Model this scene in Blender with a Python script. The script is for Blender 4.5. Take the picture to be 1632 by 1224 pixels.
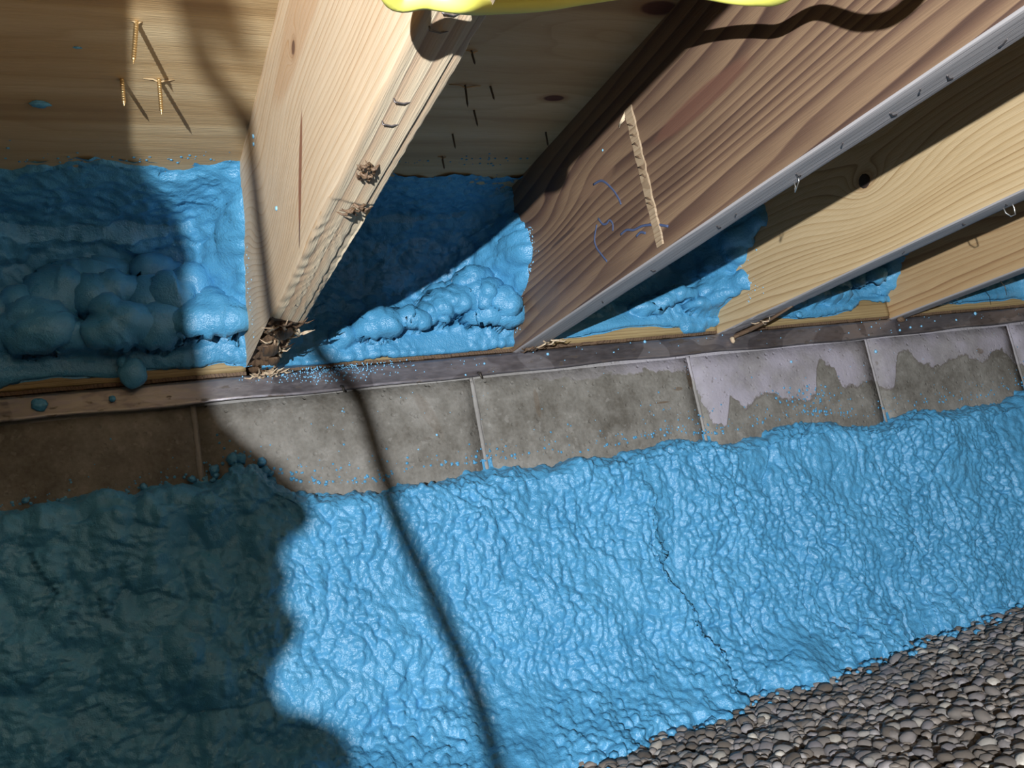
import bpy, bmesh, math, random
import numpy as np
from mathutils import Vector, Matrix

# ------------------------------------------------------------------ clear
for o in list(bpy.data.objects):
    bpy.data.objects.remove(o)
COL = bpy.context.scene.collection
SC = bpy.context.scene

# ------------------------------------------------------------------ camera
cam_d = bpy.data.cameras.new('camera')
cam_d.sensor_width = 36.0
cam_d.lens = 1420.0 * 36.0 / 1632.0
cam_d.clip_start = 0.01
cam = bpy.data.objects.new('camera', cam_d)
COL.objects.link(cam)
R = np.array([[0.906, -0.384, -0.179], [-0.095, 0.229, -0.969], [0.413, 0.894, 0.171]])
CAM = np.array([-0.511, -1.243, -0.255])
_f = R[2] / np.linalg.norm(R[2])
_r = R[0] - _f * (R[0] @ _f); _r /= np.linalg.norm(_r)
_d = np.cross(_f, _r)
M = Matrix(((_r[0], -_d[0], -_f[0], CAM[0]), (_r[1], -_d[1], -_f[1], CAM[1]),
            (_r[2], -_d[2], -_f[2], CAM[2]), (0, 0, 0, 1)))
cam.matrix_world = M
SC.camera = cam
def project(P):
    P = np.atleast_2d(P) - CAM
    X, Y, Z = P @ _r, P @ _d, P @ _f
    Zs = np.where(Z > 1e-3, Z, np.nan)
    return 816 + 1420 * X / Zs, 612 + 1420 * Y / Zs

# ------------------------------------------------------------------ light
world = bpy.data.worlds.new('world')
SC.world = world
world.use_nodes = True
world.node_tree.nodes['Background'].inputs[0].default_value = (0.94, 0.87, 0.52, 1)
world.node_tree.nodes['Background'].inputs[1].default_value = 0.066
LP = np.array([-0.954, -1.85, -0.28])
ld = bpy.data.lights.new('work_light_lamp', 'SPOT')
ld.energy = 250.0
ld.color = (0.93, 0.965, 1.0)
ld.shadow_soft_size = 0.006
ld.spot_size = math.radians(165)
ld.spot_blend = 1.0
lamp = bpy.data.objects.new('work_light_lamp', ld)
lamp.location = LP
aim = Vector((1.0, 0.50, 0.10))
lamp.rotation_euler = aim.to_track_quat('-Z', 'Y').to_euler()
COL.objects.link(lamp)
SC.view_settings.view_transform = 'Standard'
SC.view_settings.look = 'None'
SC.view_settings.exposure = 0.0
SC.view_settings.gamma = 1.0
SC.view_settings.use_curve_mapping = False

# ------------------------------------------------------------------ scene dimensions
ZB, H = 0.032, 0.236                # joist underside, joist depth
ZT = ZB + H                         # underside of the subfloor
JX = [-0.708, -0.332, 0.0777, 0.4743, 0.8903, 1.297, 1.703]
TH = 0.038
ZF = -0.545
def floor_z(x): return ZF + 0.010 * (x - 0.1)

# ------------------------------------------------------------------ helpers
def tag(o, label=None, cat=None, group=None, kind=None):
    if label: o['label'] = label
    if cat: o['category'] = cat
    if group: o['group'] = group
    if kind: o['kind'] = kind
    return o
def link(name, me, mat=None, parent=None, loc=None, smooth=False):
    if mat is not None and len(me.materials) == 0:
        me.materials.append(mat)
    if smooth:
        me.polygons.foreach_set('use_smooth', [True] * len(me.polygons))
    o = bpy.data.objects.new(name, me)
    COL.objects.link(o)
    if loc is not None: o.location = loc
    if parent is not None:
        o.parent = parent
    return o
def mesh_np(name, V, F):
    V = np.asarray(V, np.float32); F = np.asarray(F, np.int32)
    me = bpy.data.meshes.new(name)
    me.vertices.add(len(V)); me.vertices.foreach_set('co', V.ravel())
    n = F.shape[1]
    me.loops.add(F.size); me.loops.foreach_set('vertex_index', F.ravel())
    me.polygons.add(len(F))
    me.polygons.foreach_set('loop_start', np.arange(0, F.size, n, dtype=np.int32))
    me.update(calc_edges=True)
    me.validate()
    return me
def grid_faces(nu, nv, close_v=False):
    i = np.arange(nu - 1)[:, None]; j = np.arange(nv if close_v else nv - 1)[None, :]
    j2 = (j + 1) % nv
    a = i * nv + j; b = i * nv + j2; c = (i + 1) * nv + j2; d = (i + 1) * nv + j
    return np.stack([a, b, c, d], -1).reshape(-1, 4)
class MB:
    def __init__(s): s.v = []; s.f = []
    def add(s, V, F):
        n = len(s.v); s.v += [tuple(map(float, p)) for p in V]; s.f += [tuple(int(i) + n for i in q) for q in F]
    def box(s, c, d, rot=None):
        x, y, z = d[0] / 2, d[1] / 2, d[2] / 2
        V = [Vector(p) for p in ((-x, -y, -z), (x, -y, -z), (x, y, -z), (-x, y, -z), (-x, -y, z), (x, -y, z), (x, y, z), (-x, y, z))]
        if rot is not None: V = [rot @ p for p in V]
        s.add([p + Vector(c) for p in V], [(0, 3, 2, 1), (4, 5, 6, 7), (0, 1, 5, 4), (1, 2, 6, 5), (2, 3, 7, 6), (3, 0, 4, 7)])
    def tube(s, pts, rad, n=10, cap=True):
        pts = [Vector(p) for p in pts]; rs = rad if hasattr(rad, '__len__') else [rad] * len(pts)
        t = (pts[1] - pts[0]).normalized()
        u = t.orthogonal().normalized(); V = []
        for i, p in enumerate(pts):
            t2 = (pts[min(i + 1, len(pts) - 1)] - pts[max(i - 1, 0)]).normalized()
            u = (u - t2 * u.dot(t2)).normalized(); w = t2.cross(u)
            for k in range(n):
                a = 2 * math.pi * k / n
                V.append(p + (u * math.cos(a) + w * math.sin(a)) * rs[i])
        F = []
        for i in range(len(pts) - 1):
            for k in range(n):
                F.append((i * n + k, i * n + (k + 1) % n, (i + 1) * n + (k + 1) % n, (i + 1) * n + k))
        if cap:
            F.append(tuple(range(n))[::-1]); F.append(tuple((len(pts) - 1) * n + k for k in range(n)))
        s.add(V, F)
    def build(s, name, mat, parent=None, smooth=False, bevel=0.0, loc=None):
        me = bpy.data.meshes.new(name)
        me.from_pydata(s.v, [], s.f); me.update()
        bm = bmesh.new(); bm.from_mesh(me)
        bmesh.ops.recalc_face_normals(bm, faces=bm.faces)
        if bevel > 0:
            bmesh.ops.bevel(bm, geom=list(bm.edges), offset=bevel, segments=2, affect='EDGES', profile=0.5)
        bm.to_mesh(me); bm.free()
        return link(name, me, mat, parent, loc, smooth)
def smooth_path(pts, n=12):
    P = [np.array(p, float) for p in pts]; P = [2 * P[0] - P[1]] + P + [2 * P[-1] - P[-2]]
    out = []
    for i in range(1, len(P) - 2):
        for k in range(n):
            t = k / n
            out.append(0.5 * ((2 * P[i]) + (-P[i - 1] + P[i + 1]) * t + (2 * P[i - 1] - 5 * P[i] + 4 * P[i + 1] - P[i + 2]) * t * t + (-P[i - 1] + 3 * P[i] - 3 * P[i + 1] + P[i + 2]) * t ** 3))
    out.append(P[-2])
    return out

# numpy noise --------------------------------------------------------
def _hash(i, j, k, s):
    h = (i.astype(np.int64) * 374761393 + j.astype(np.int64) * 668265263 + k.astype(np.int64) * 2147483647 + s * 974634777) & 0xffffffff
    h = ((h ^ (h >> 13)) * 1274126177) & 0xffffffff
    h = ((h ^ (h >> 16)) * 2246822519) & 0xffffffff
    return (h ^ (h >> 15)) & 0xffffffff
def _r01(h, n):
    return (((h >> 3) * (2 * n + 1) * 2654435761 >> 7) & 0xffff) / 65535.0
def perlin(P, seed=0):
    P = np.asarray(P, float); I = np.floor(P).astype(np.int64); F = P - I
    U = F * F * F * (F * (F * 6 - 15) + 10); out = np.zeros(len(P))
    for dx in (0, 1):
        for dy in (0, 1):
            for dz in (0, 1):
                h = _hash(I[:, 0] + dx, I[:, 1] + dy, I[:, 2] + dz, seed)
                g = np.stack([_r01(h, 1), _r01(h, 2), _r01(h, 3)], -1) * 2 - 1
                g /= np.linalg.norm(g, axis=1, keepdims=True) + 1e-6
                w = (U[:, 0] if dx else 1 - U[:, 0]) * (U[:, 1] if dy else 1 - U[:, 1]) * (U[:, 2] if dz else 1 - U[:, 2])
                out += w * ((F - np.array([dx, dy, dz])) * g).sum(1)
    return out * 1.5
def fbm(P, o=3, seed=0):
    r = 0; a = 1.0
    for i in range(o):
        r = r + a * perlin(P * 2 ** i, seed + 11 * i); a *= 0.5
    return r
def worley(P, seed=0, jit=0.9):
    P = np.asarray(P, float); I = np.floor(P).astype(np.int64); F1 = np.full(len(P), 9.0); ID = np.zeros(len(P))
    for dx in (-1, 0, 1):
        for dy in (-1, 0, 1):
            for dz in (-1, 0, 1):
                J = I + np.array([dx, dy, dz])
                h = _hash(J[:, 0], J[:, 1], J[:, 2], seed)
                c = J + 0.5 + jit * (np.stack([_r01(h, 1), _r01(h, 2), _r01(h, 3)], -1) - 0.5)
                d = ((P - c) ** 2).sum(1); m = d < F1
                F1 = np.where(m, d, F1); ID = np.where(m, _r01(h, 4), ID)
    return np.sqrt(F1), ID
def dome(P, freq, seed, jit=0.9):
    """puffy cells with creases between them, 0..1"""
    f, i = worley(P * freq, seed, jit)
    return np.clip(1 - (f / 0.95) ** 1.7, 0, 1) * (0.45 + 0.55 * i)
def sstep(a, b, x):
    t = np.clip((x - a) / (b - a), 0, 1); return t * t * (3 - 2 * t)

# node expression helper ----------------------------------------------
class E:
    def __init__(s, nt, sock): s.nt = nt; s.s = sock
    def _m(s, op, o=None, c=None):
        n = s.nt.nodes.new('ShaderNodeMath'); n.operation = op; s.nt.links.new(s.s, n.inputs[0])
        for k, q in ((1, o), (2, c)):
            if q is None: continue
            if isinstance(q, E): s.nt.links.new(q.s, n.inputs[k])
            else: n.inputs[k].default_value = q
        return E(s.nt, n.outputs[0])
    def __add__(s, o): return s._m('ADD', o)
    __radd__ = __add__
    def __sub__(s, o): return s._m('SUBTRACT', o)
    def __rsub__(s, o): return s._m('MULTIPLY_ADD', -1.0, o)
    def __mul__(s, o): return s._m('MULTIPLY', o)
    __rmul__ = __mul__
    def __pow__(s, o): return s._m('POWER', o)
    def clamp(s):
        n = s.nt.nodes.new('ShaderNodeClamp'); s.nt.links.new(s.s, n.inputs[0]); return E(s.nt, n.outputs[0])
    def step(s, a, b):
        n = s.nt.nodes.new('ShaderNodeMapRange'); n.interpolation_type = 'SMOOTHSTEP'
        s.nt.links.new(s.s, n.inputs[0]); n.inputs[1].default_value = a; n.inputs[2].default_value = b
        return E(s.nt, n.outputs[0])
class Mat:
    def __init__(s, name, rough=0.6, metal=0.0, spec=0.5):
        s.m = bpy.data.materials.new(name); s.m.use_nodes = True; s.nt = s.m.node_tree
        s.b = s.nt.nodes['Principled BSDF']
        s.b.inputs['Roughness'].default_value = rough; s.b.inputs['Metallic'].default_value = metal
        s.b.inputs['Specular IOR Level'].default_value = spec
        tc = s.nt.nodes.new('ShaderNodeTexCoord')
        s.co = tc.outputs['Object']
        sp = s.nt.nodes.new('ShaderNodeSeparateXYZ'); s.nt.links.new(s.co, sp.inputs[0])
        s.x, s.y, s.z = (E(s.nt, sp.outputs[i]) for i in range(3))
    def vec(s, x, y, z):
        n = s.nt.nodes.new('ShaderNodeCombineXYZ')
        for k, q in enumerate((x, y, z)):
            if isinstance(q, E): s.nt.links.new(q.s, n.inputs[k])
            else: n.inputs[k].default_value = q
        return n.outputs[0]
    def noise(s, scale, stretch=(1, 1, 1), detail=3, rough=0.5, seed=0.0, dist=0.0):
        v = s.vec(s.x * stretch[0] + seed, s.y * stretch[1] + seed * 1.7, s.z * stretch[2] - seed)
        n = s.nt.nodes.new('ShaderNodeTexNoise'); s.nt.links.new(v, n.inputs['Vector'])
        n.inputs['Scale'].default_value = scale; n.inputs['Detail'].default_value = detail
        n.inputs['Roughness'].default_value = rough; n.inputs['Distortion'].default_value = dist
        return E(s.nt, n.outputs[0])
    def voro(s, scale, stretch=(1, 1, 1), feature='F1', seed=0.0):
        v = s.vec(s.x * stretch[0] + seed, s.y * stretch[1], s.z * stretch[2])
        n = s.nt.nodes.new('ShaderNodeTexVoronoi'); s.nt.links.new(v, n.inputs['Vector'])
        n.inputs['Scale'].default_value = scale; n.feature = feature
        return E(s.nt, n.outputs[0])
    def ramp(s, fac, stops, interp='LINEAR'):
        n = s.nt.nodes.new('ShaderNodeValToRGB'); cr = n.color_ramp; cr.interpolation = interp
        while len(cr.elements) < len(stops): cr.elements.new(0.5)
        for e, (p, c) in zip(cr.elements, stops):
            e.position = p; e.color = (*c, 1)
        s.nt.links.new(fac.s, n.inputs[0]); return n.outputs[0]
    def mix(s, fac, a, b, mode='MIX'):
        n = s.nt.nodes.new('ShaderNodeMix'); n.data_type = 'RGBA'; n.blend_type = mode
        if isinstance(fac, E): s.nt.links.new(fac.s, n.inputs[0])
        else: n.inputs[0].default_value = fac
        for k, q in ((6, a), (7, b)):
            if isinstance(q, tuple): n.inputs[k].default_value = (*q, 1)
            else: s.nt.links.new(q, n.inputs[k])
        return n.outputs[2]
    def color(s, c):
        if isinstance(c, tuple): s.b.inputs['Base Color'].default_value = (*c, 1)
        else: s.nt.links.new(c, s.b.inputs['Base Color'])
    def rough(s, e): s.nt.links.new(e.s, s.b.inputs['Roughness'])
    def bump(s, e, dist=0.001, strength=1.0):
        n = s.nt.nodes.new('ShaderNodeBump'); n.inputs['Distance'].default_value = dist; n.inputs['Strength'].default_value = strength
        s.nt.links.new(e.s, n.inputs['Height']); s.nt.links.new(n.outputs[0], s.b.inputs['Normal'])
    def gauss(s, e1, c1, s1, e2, c2, s2):
        a = (e1 - c1) * (1 / s1); b = (e2 - c2) * (1 / s2)
        q = (a * a + b * b) * -1.0
        n = s.nt.nodes.new('ShaderNodeMath'); n.operation = 'EXPONENT'; s.nt.links.new(q.s, n.inputs[0])
        return E(s.nt, n.outputs[0])
def flat(name, c, rough=0.6, metal=0.0, spec=0.5):
    m = Mat(name, rough, metal, spec); m.color(c); return m.m

# ------------------------------------------------------------------ materials
def wood(name, early, mid, late, freq=120, xc=0.02, zc=-0.3, bumps=(), knots=(), warp=0.010, tilt=0.0,
         blotch=(0.5, 0.5, 0.5), blotch_amt=0.3, rough=0.6, seed=0.0, sharp=3.0, fine=0.35, relief=0.0006, streaks=(), xs=1.0):
    m = Mat(name, rough)
    dx = (m.x - xc) * xs; dz = m.z - zc
    r = (dx * dx + dz * dz) ** 0.5 + m.y * tilt
    r = r + (m.noise(1.0, (9, 1.6, 9), 2, seed=seed) - 0.5) * warp * 2 + (m.noise(1.0, (28, 7, 28), 2, seed=seed + 3) - 0.5) * (warp * 0.35)
    for (y0, sy, z0, sz, A) in bumps:
        r = r + m.gauss(m.y, y0, sy, m.z, z0, sz) * A
    for (y0, z0, rad, A) in knots:
        r = r + m.gauss(m.y, y0, rad * 2.0, m.z, z0, rad * 1.3) * A
    # ring width varies slowly
    ph = r * freq + (m.noise(1.0, (3, 0.5, 14), 1, seed=seed + 7) - 0.5) * 6.0
    t = ph._m('FRACT')
    wn = m.nt.nodes.new('ShaderNodeTexWhiteNoise'); wn.noise_dimensions = '1D'; m.nt.links.new(ph._m('FLOOR').s, wn.inputs['W'])
    rv = E(m.nt, wn.outputs['Value'])
    band = (t ** sharp) * (1 - t.step(0.90, 1.0)) * (rv * 0.65 + 0.35) * (0.55 + 0.9 * m.noise(1.0, (30, 3, 30), 2, seed=seed + 40))
    col = m.ramp(band, [(0.0, early), (0.35, mid), (0.72, late)])
    col = m.mix(rv * 0.30, col, mid)
    # large tonal drift and stain
    big = m.noise(1.0, (14, 2.2, 14), 3, seed=seed + 20)
    col = m.mix(big.step(0.42, 0.72) * blotch_amt, col, blotch, 'MULTIPLY')
    fib = m.noise(1.0, (900, 22, 900), 2, seed=seed + 5)
    col = m.mix(fib.step(0.35, 0.75) * fine, col, tuple(c * 0.72 for c in mid), 'MIX')
    for st in streaks:
        (y0, sy, z0, sz, c, amt) = st[:6]; sl = st[6] if len(st) > 6 else 0.0
        g = m.gauss(m.y, y0, sy, m.z - (m.y - y0) * sl, z0, sz)
        g = (g + (m.noise(40, (1, 0.3, 1), 2, seed=1) - 0.5) * 0.25).step(0.35, 0.6)
        col = m.mix(g * amt, col, c, 'MIX')
    for (y0, z0, rad, A) in knots:
        g = m.gauss(m.y, y0, rad * 0.8, m.z, z0, rad * 0.62)
        g2 = m.gauss(m.y, y0, rad * 1.7, m.z, z0, rad * 1.2)
        col = m.mix(g2.step(0.25, 0.9) * 0.45, col, (0.30, 0.13, 0.05), 'MIX')
        col = m.mix(g.step(0.32, 0.55) * 0.85, col, (0.12, 0.06, 0.04), 'MIX')
    m.color(col)
    m.bump(band * -0.6 + fib * 0.8, relief)
    return m.m

PALE = ((0.67, 0.50, 0.32), (0.56, 0.37, 0.20), (0.36, 0.20, 0.09))
wood_joist = {
 0: wood('pale_joist_wood_a', *PALE, freq=110, zc=-0.2, seed=2),
 1: wood('pale_pine_wood', (0.74, 0.60, 0.43), (0.66, 0.49, 0.31), (0.45, 0.26, 0.13), freq=150, xc=-0.25, zc=-0.42, warp=0.010,
         tilt=-0.05, bumps=((-0.30, 0.13, 0.10, 0.10, 0.05), (-0.50, 0.14, 0.09, 0.05, -0.012)), knots=((-0.53, 0.172, 0.010, 0.03),), seed=5, sharp=3.2,
         streaks=((-0.60, 0.20, 0.18, 0.035, (0.50, 0.27, 0.12), 0.45), (-0.485, 0.046, 0.072, 0.0095, (0.24, 0.085, 0.04), 0.9, -1.02), (-.445, .012, .030, .0045, (0.12, 0.06, 0.05), 0.8, -1.02)), blotch=(0.90, 0.80, 0.68), blotch_amt=0.4, relief=0.0005),
 2: wood('brown_weathered_wood', (0.265, 0.172, 0.102), (0.14, 0.082, 0.054), (0.050, 0.027, 0.023), freq=74, xc=0.3, zc=-0.55, warp=0.009,
         tilt=0.05, bumps=((-0.56, 0.20, 0.13, 0.05, 0.020), (-0.16, 0.13, 0.145, 0.04, 0.045)),
         seed=9, sharp=1.5, blotch=(0.50, 0.47, 0.52), blotch_amt=0.8, fine=0.35,
         streaks=((-0.55, 0.10, 0.122, 0.014, (0.14, 0.066, 0.045), 0.8), (-0.14, 0.045, 0.045, 0.03, (0.12, 0.08, 0.06), 0.45), (-.33, .05, .135, .016, (.20,.12,.075), .6), (-0.22, 0.045, 0.105, 0.003, (0.055, 0.035, 0.03), 0.7)), relief=0.0005, rough=0.5),
 3: wood('yellow_pine_wood', (0.60, 0.45, 0.26), (0.50, 0.35, 0.18), (0.27, 0.155, 0.065), freq=150, xc=0.4, zc=-0.40, warp=0.008, tilt=-0.03,
         bumps=((-0.40, 0.11, 0.09, 0.06, 0.03),), knots=((-0.385, 0.112, 0.014, 0.022),), seed=14, sharp=2.4, blotch=(0.86, 0.80, 0.70), blotch_amt=0.4),
 4: wood('tan_wavy_wood', (0.52, 0.36, 0.19), (0.43, 0.27, 0.13), (0.25, 0.13, 0.06), freq=85, xc=0.3, zc=-0.30, warp=0.02, seed=21, sharp=2.2,
         bumps=((-0.35, 0.12, 0.15, 0.07, 0.04),), blotch=(0.8, 0.72, 0.62), blotch_amt=0.4),
 5: wood('pale_joist_wood_b', *PALE, freq=100, zc=-0.25, seed=31),
}
wood_sill = wood('treated_sill_wood', (0.42, 0.32, 0.16), (0.33, 0.235, 0.11), (0.15, 0.10, 0.05), freq=190, zc=0.5, seed=41, warp=0.004, blotch=(0.55, 0.45, 0.35), blotch_amt=0.7)
# sill lies along x: swap by using a rotated object space (objects are built along y and turned)
edge_wood = wood('rough_edge_wood', (0.78, 0.66, 0.47), (0.60, 0.44, 0.29), (0.42, 0.28, 0.19), freq=100, xc=0.5, zc=0.0, warp=0.005, seed=51, sharp=1.6, relief=0.0007, fine=0.25, blotch=(0.85, 0.75, 0.66), blotch_amt=0.5)
grey_edge = wood('greyed_edge_wood', (0.36, 0.34, 0.34), (0.31, 0.29, 0.29), (0.23, 0.21, 0.21), freq=150, xc=0.2, zc=0.0, warp=0.004, seed=61, blotch=(0.7, 0.68, 0.66), blotch_amt=0.5, relief=0.0004)
rot_wood = wood('rotten_brown_wood', (0.17, 0.105, 0.06), (0.11, 0.065, 0.038), (0.04, 0.024, 0.017), freq=220, xc=0.2, zc=0.1, warp=0.02, seed=71, relief=0.001)

def foam_mat():
    m = Mat('blue_spray_foam', 0.38, 0.0, 0.6)
    n = m.noise(9, detail=2); n2 = m.noise(60, detail=3, seed=4)
    col = m.ramp(n * 0.6 + n2 * 0.4, [(0.3, (0.066, 0.275, 0.485)), (0.55, (0.084, 0.325, 0.555)), (0.75, (0.11, 0.37, 0.61))])
    m.color(col)
    m.rough(n2 * 0.25 + 0.19)
    m.bump(m.noise(230, detail=3, rough=0.6, seed=2) + m.noise(520, detail=2, seed=9) * 0.5, 0.0014)
    m.b.inputs['Subsurface Weight'].default_value = 0.0
    return m.m
FOAM = foam_mat()

def ply_mat():
    m = Mat('plywood_veneer', 0.62)
    warp = m.noise(1.0, (2.0, 9, 1), 3, seed=3)
    v = m.y * 26 + warp * 4.5 + m.gauss(m.x, 0.034, 0.10, m.y, -0.353, 0.035) * 1.3 + m.gauss(m.x, 0.03, 0.12, m.y, -0.50, 0.05) * 2.6 \
        + m.gauss(m.x, -0.42, 0.12, m.y, -0.30, 0.03) * 0.8
    t = v._m('FRACT')
    line = (t ** 4.0) * (1 - t.step(0.9, 1.0))
    wide = m.noise(1.0, (1.1, 24, 1), 4, seed=8)
    col = m.ramp(wide, [(0.30, (0.36, 0.24, 0.115)), (0.48, (0.50, 0.36, 0.19)), (0.70, (0.60, 0.47, 0.28))])
    col = m.mix(line * 0.45, col, (0.33, 0.20, 0.085))
    fib = m.noise(1.0, (30, 700, 1), 2, seed=2)
    col = m.mix(fib.step(0.4, 0.8) * 0.25, col, (0.35, 0.23, 0.11))
    fl = m.noise(1.0, (45, 260, 1), 2, seed=12).step(0.70, 0.78)
    col = m.mix(fl * 0.45, col, (0.74, 0.58, 0.33))
    for (x0, y0, a, b) in ((0.026, -0.356, 0.016, 0.008), (0.062, -0.545, 0.026, 0.014)):
        g = m.gauss(m.x, x0, a, m.y, y0, b); g2 = m.gauss(m.x, x0, a * 1.6, m.y, y0, b * 1.5)
        col = m.mix(g2.step(0.25, 0.7) * 0.5, col, (0.30, 0.13, 0.045))
        col = m.mix(g.step(0.35, 0.6), col, (0.10, 0.03, 0.012))
    m.color(col); m.bump(fib + wide * 2, 0.0006)
    return m.m
PLY = ply_mat()

def concrete_mat(mortar=False):
    m = Mat('mortar' if mortar else 'concrete_block_face', 0.8 if not mortar else 0.85, 0, 0.3)
    n = m.noise(7, detail=6, rough=0.6, seed=1); n2 = m.noise(45, detail=4, seed=2); n3 = m.noise(190, detail=2, seed=3)
    base = m.ramp(n * 0.55 + n2 * 0.3 + n3 * 0.15, [(0.36, (0.105, 0.094, 0.078)), (0.5, (0.20, 0.188, 0.166)), (0.64, (0.30, 0.285, 0.26))])
    # efflorescence above a wavy tide line: height of the line along x (object x = world x)
    fc = m.nt.nodes.new('ShaderNodeFloatCurve')
    pts = [(-0.7, .0), (-0.05, .0), (0.10, -.012), (0.22, -.022), (0.33, -.020), (0.405, -.045), (0.425, -.125), (0.45, -.128), (0.47, -.078), (0.50, -.105), (0.53, -.082), (0.60, -.10),
           (0.645, -.105), (0.67, -.07), (0.69, -.034), (0.725, -.078), (0.76, -.09), (0.80, -.082), (0.84, -.105), (0.87, -.06), (0.905, -.035), (0.935, -.062), (1.0, -.068), (1.06, -.055), (1.11, -.072), (1.17, -.05), (1.21, -.09), (1.6, -.08)]
    cv = fc.mapping.curves[0]
    xs = [((p[0] + 0.8) / 2.6, (p[1] + 0.2) / 0.25) for p in pts]
    while len(cv.points) < len(xs): cv.points.new(0.5, 0.5)
    for q, (a, b) in zip(cv.points, xs): q.location = (a, b); q.handle_type = 'AUTO'
    fc.mapping.update()
    wob = (m.noise(38, detail=5, rough=0.62, seed=5) - 0.5)
    inp = (m.x + wob * 0.02 + 0.8) * (1 / 2.6)
    m.nt.links.new(inp.s, fc.inputs['Value'])
    line = E(m.nt, fc.outputs[0]) * 0.25 - 0.2
    d = m.z + wob * 0.045 - line
    amt = d.step(-0.001, 0.004) * (0.45 + 0.55 * m.noise(12, detail=4, seed=7).step(0.38, 0.62)) * m.x.step(-0.05, 0.45)
    col = m.mix(amt * 0.8, base, (0.42, 0.39, 0.46))  # pale bloom, with the lamp's violet-blue fringe mixed into its colour
    ad = d._m('ABSOLUTE')
    rim = (1 - ad.step(0.0, 0.0042)) * m.x.step(0.25, 0.5)
    col = m.mix(rim * 0.55, col, (0.115, 0.095, 0.085))
    # brown run stains and pits
    for (x0, z0, a, b, k) in ((0.395, -0.040, 0.006, 0.022, 0.7), (0.345, -0.055, 0.012, 0.004, 0.6), (0.30, -0.075, 0.020, 0.0022, 0.7), (-0.10, -0.05, 0.012, 0.05, 0.2), (0.10, -0.055, 0.006, 0.03, 0.35), (1.09, -0.05, 0.012, 0.008, 0.6)):
        g = (m.gauss(m.x + m.z * 0.4 * (1 if a > 0.01 else 0), x0, a, m.z, z0, b) + (n2 - 0.5) * 0.8).step(0.42, 0.7)
        col = m.mix(g * k, col, (0.12, 0.075, 0.04))
    pit = 1 - m.voro(70).step(0.10, 0.22)
    spk = m.noise(110, detail=2, seed=15).step(0.66, 0.72)
    col = m.mix(spk * 0.5, col, (0.12, 0.10, 0.08))
    lite = m.noise(85, detail=2, seed=19).step(0.64, 0.70)
    col = m.mix(lite * 0.22, col, (0.40, 0.385, 0.36))
    if mortar:
        col = m.mix(0.30, col, (0.48, 0.46, 0.46))
    m.color(col); m.bump(n2 * 0.8 + n3 * 0.5 - pit * 0.5 + amt * 0.3, 0.0016)
    return m.m
CONC = concrete_mat(); MORTAR = concrete_mat(True)

def metal_mat():
    m = Mat('dull_galvanised_steel', 0.4, 0.85)
    n = m.noise(14, (1, 1, 2), 3, seed=1); n2 = m.noise(60, (1, 1, 3), 3, seed=6)
    pat = m.noise(9, detail=1, seed=21, dist=0.4).step(0.50, 0.515)
    col = m.ramp(n * 0.7 + n2 * 0.3, [(0.35, (0.17, 0.155, 0.17)), (0.55, (0.25, 0.23, 0.25)), (0.72, (0.36, 0.34, 0.35))])
    col = m.mix(pat * 0.55, col, (0.42, 0.40, 0.44))
    left_tone = (1 - m.x.step(-0.5, -0.28)) * n2.step(0.3, 0.6)  # lighter warm grey towards the left end
    col = m.mix(left_tone * 0.7, col, (0.36, 0.34, 0.30))
    dirt = m.noise(40, (1, 1, 2.5), 4, seed=33).step(0.60, 0.68)
    col = m.mix(dirt * 0.7, col, (0.13, 0.10, 0.07))
    m.color(col); m.rough(n2 * 0.3 + dirt * 0.3 + 0.30); m.bump(n * 1.0 + n2 * 0.3, 0.002, 0.6)
    return m.m
METAL = metal_mat()

def stone_mat():
    m = Mat('pea_gravel_stone', 0.62, 0, 0.35)
    at = m.nt.nodes.new('ShaderNodeAttribute'); at.attribute_name = 'tint'
    oi = m.nt.nodes.new('ShaderNodeObjectInfo')
    t = (E(m.nt, at.outputs['Fac']) + E(m.nt, oi.outputs['Random']) * 0.63)._m('FRACT')
    col = m.ramp(t, [(0.0, (0.145, 0.118, 0.095)), (0.25, (0.21, 0.18, 0.155)), (0.5, (0.27, 0.24, 0.22)), (0.75, (0.235, 0.215, 0.225)), (0.92, (0.34, 0.32, 0.30)), (1.0, (0.48, 0.44, 0.38))])
    n = m.noise(260, detail=3)
    col = m.mix(n.step(0.4, 0.8) * 0.35, col, (0.13, 0.11, 0.09))
    m.color(col); m.bump(n, 0.0006)
    return m.m
STONE = stone_mat()
def soil_mat():
    m = Mat('dark_soil', 0.9, 0, 0.2)
    m.color(m.ramp(m.noise(120, detail=4), [(0.35, (0.02, 0.016, 0.012)), (0.7, (0.07, 0.055, 0.042))])); m.bump(m.noise(200), 0.003)
    return m.m
SOIL = soil_mat()
STAPLE = flat('dark_staple_steel', (0.16, 0.14, 0.14), 0.4, 0.8)
STEEL = flat('bright_staple_steel', (0.6, 0.58, 0.55), 0.3, 0.9)
BRASS = flat('golden_screw_steel', (0.62, 0.45, 0.22), 0.32, 0.9)
NAIL = flat('dark_nail_steel', (0.10, 0.085, 0.07), 0.5, 0.7)  # dark tone includes the shade of the second bay
YEL = flat('yellow_cord_jacket', (0.98, 0.93, 0.17), 0.45)
BLACK = flat('black_rubber', (0.012, 0.012, 0.012), 0.6)
INK = flat('blue_marker_ink', (0.06, 0.085, 0.17), 0.7)
STRIPM = wood('pale_strip_wood', (0.42, 0.31, 0.20), (0.33, 0.23, 0.14), (0.15, 0.09, 0.06), freq=300, xc=0.1, zc=0.1, warp=0.03, seed=81)
SPECK = flat('blue_foam_speck', (0.25, 0.58, 0.85), 0.4)

rnd = random.Random(7)

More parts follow.
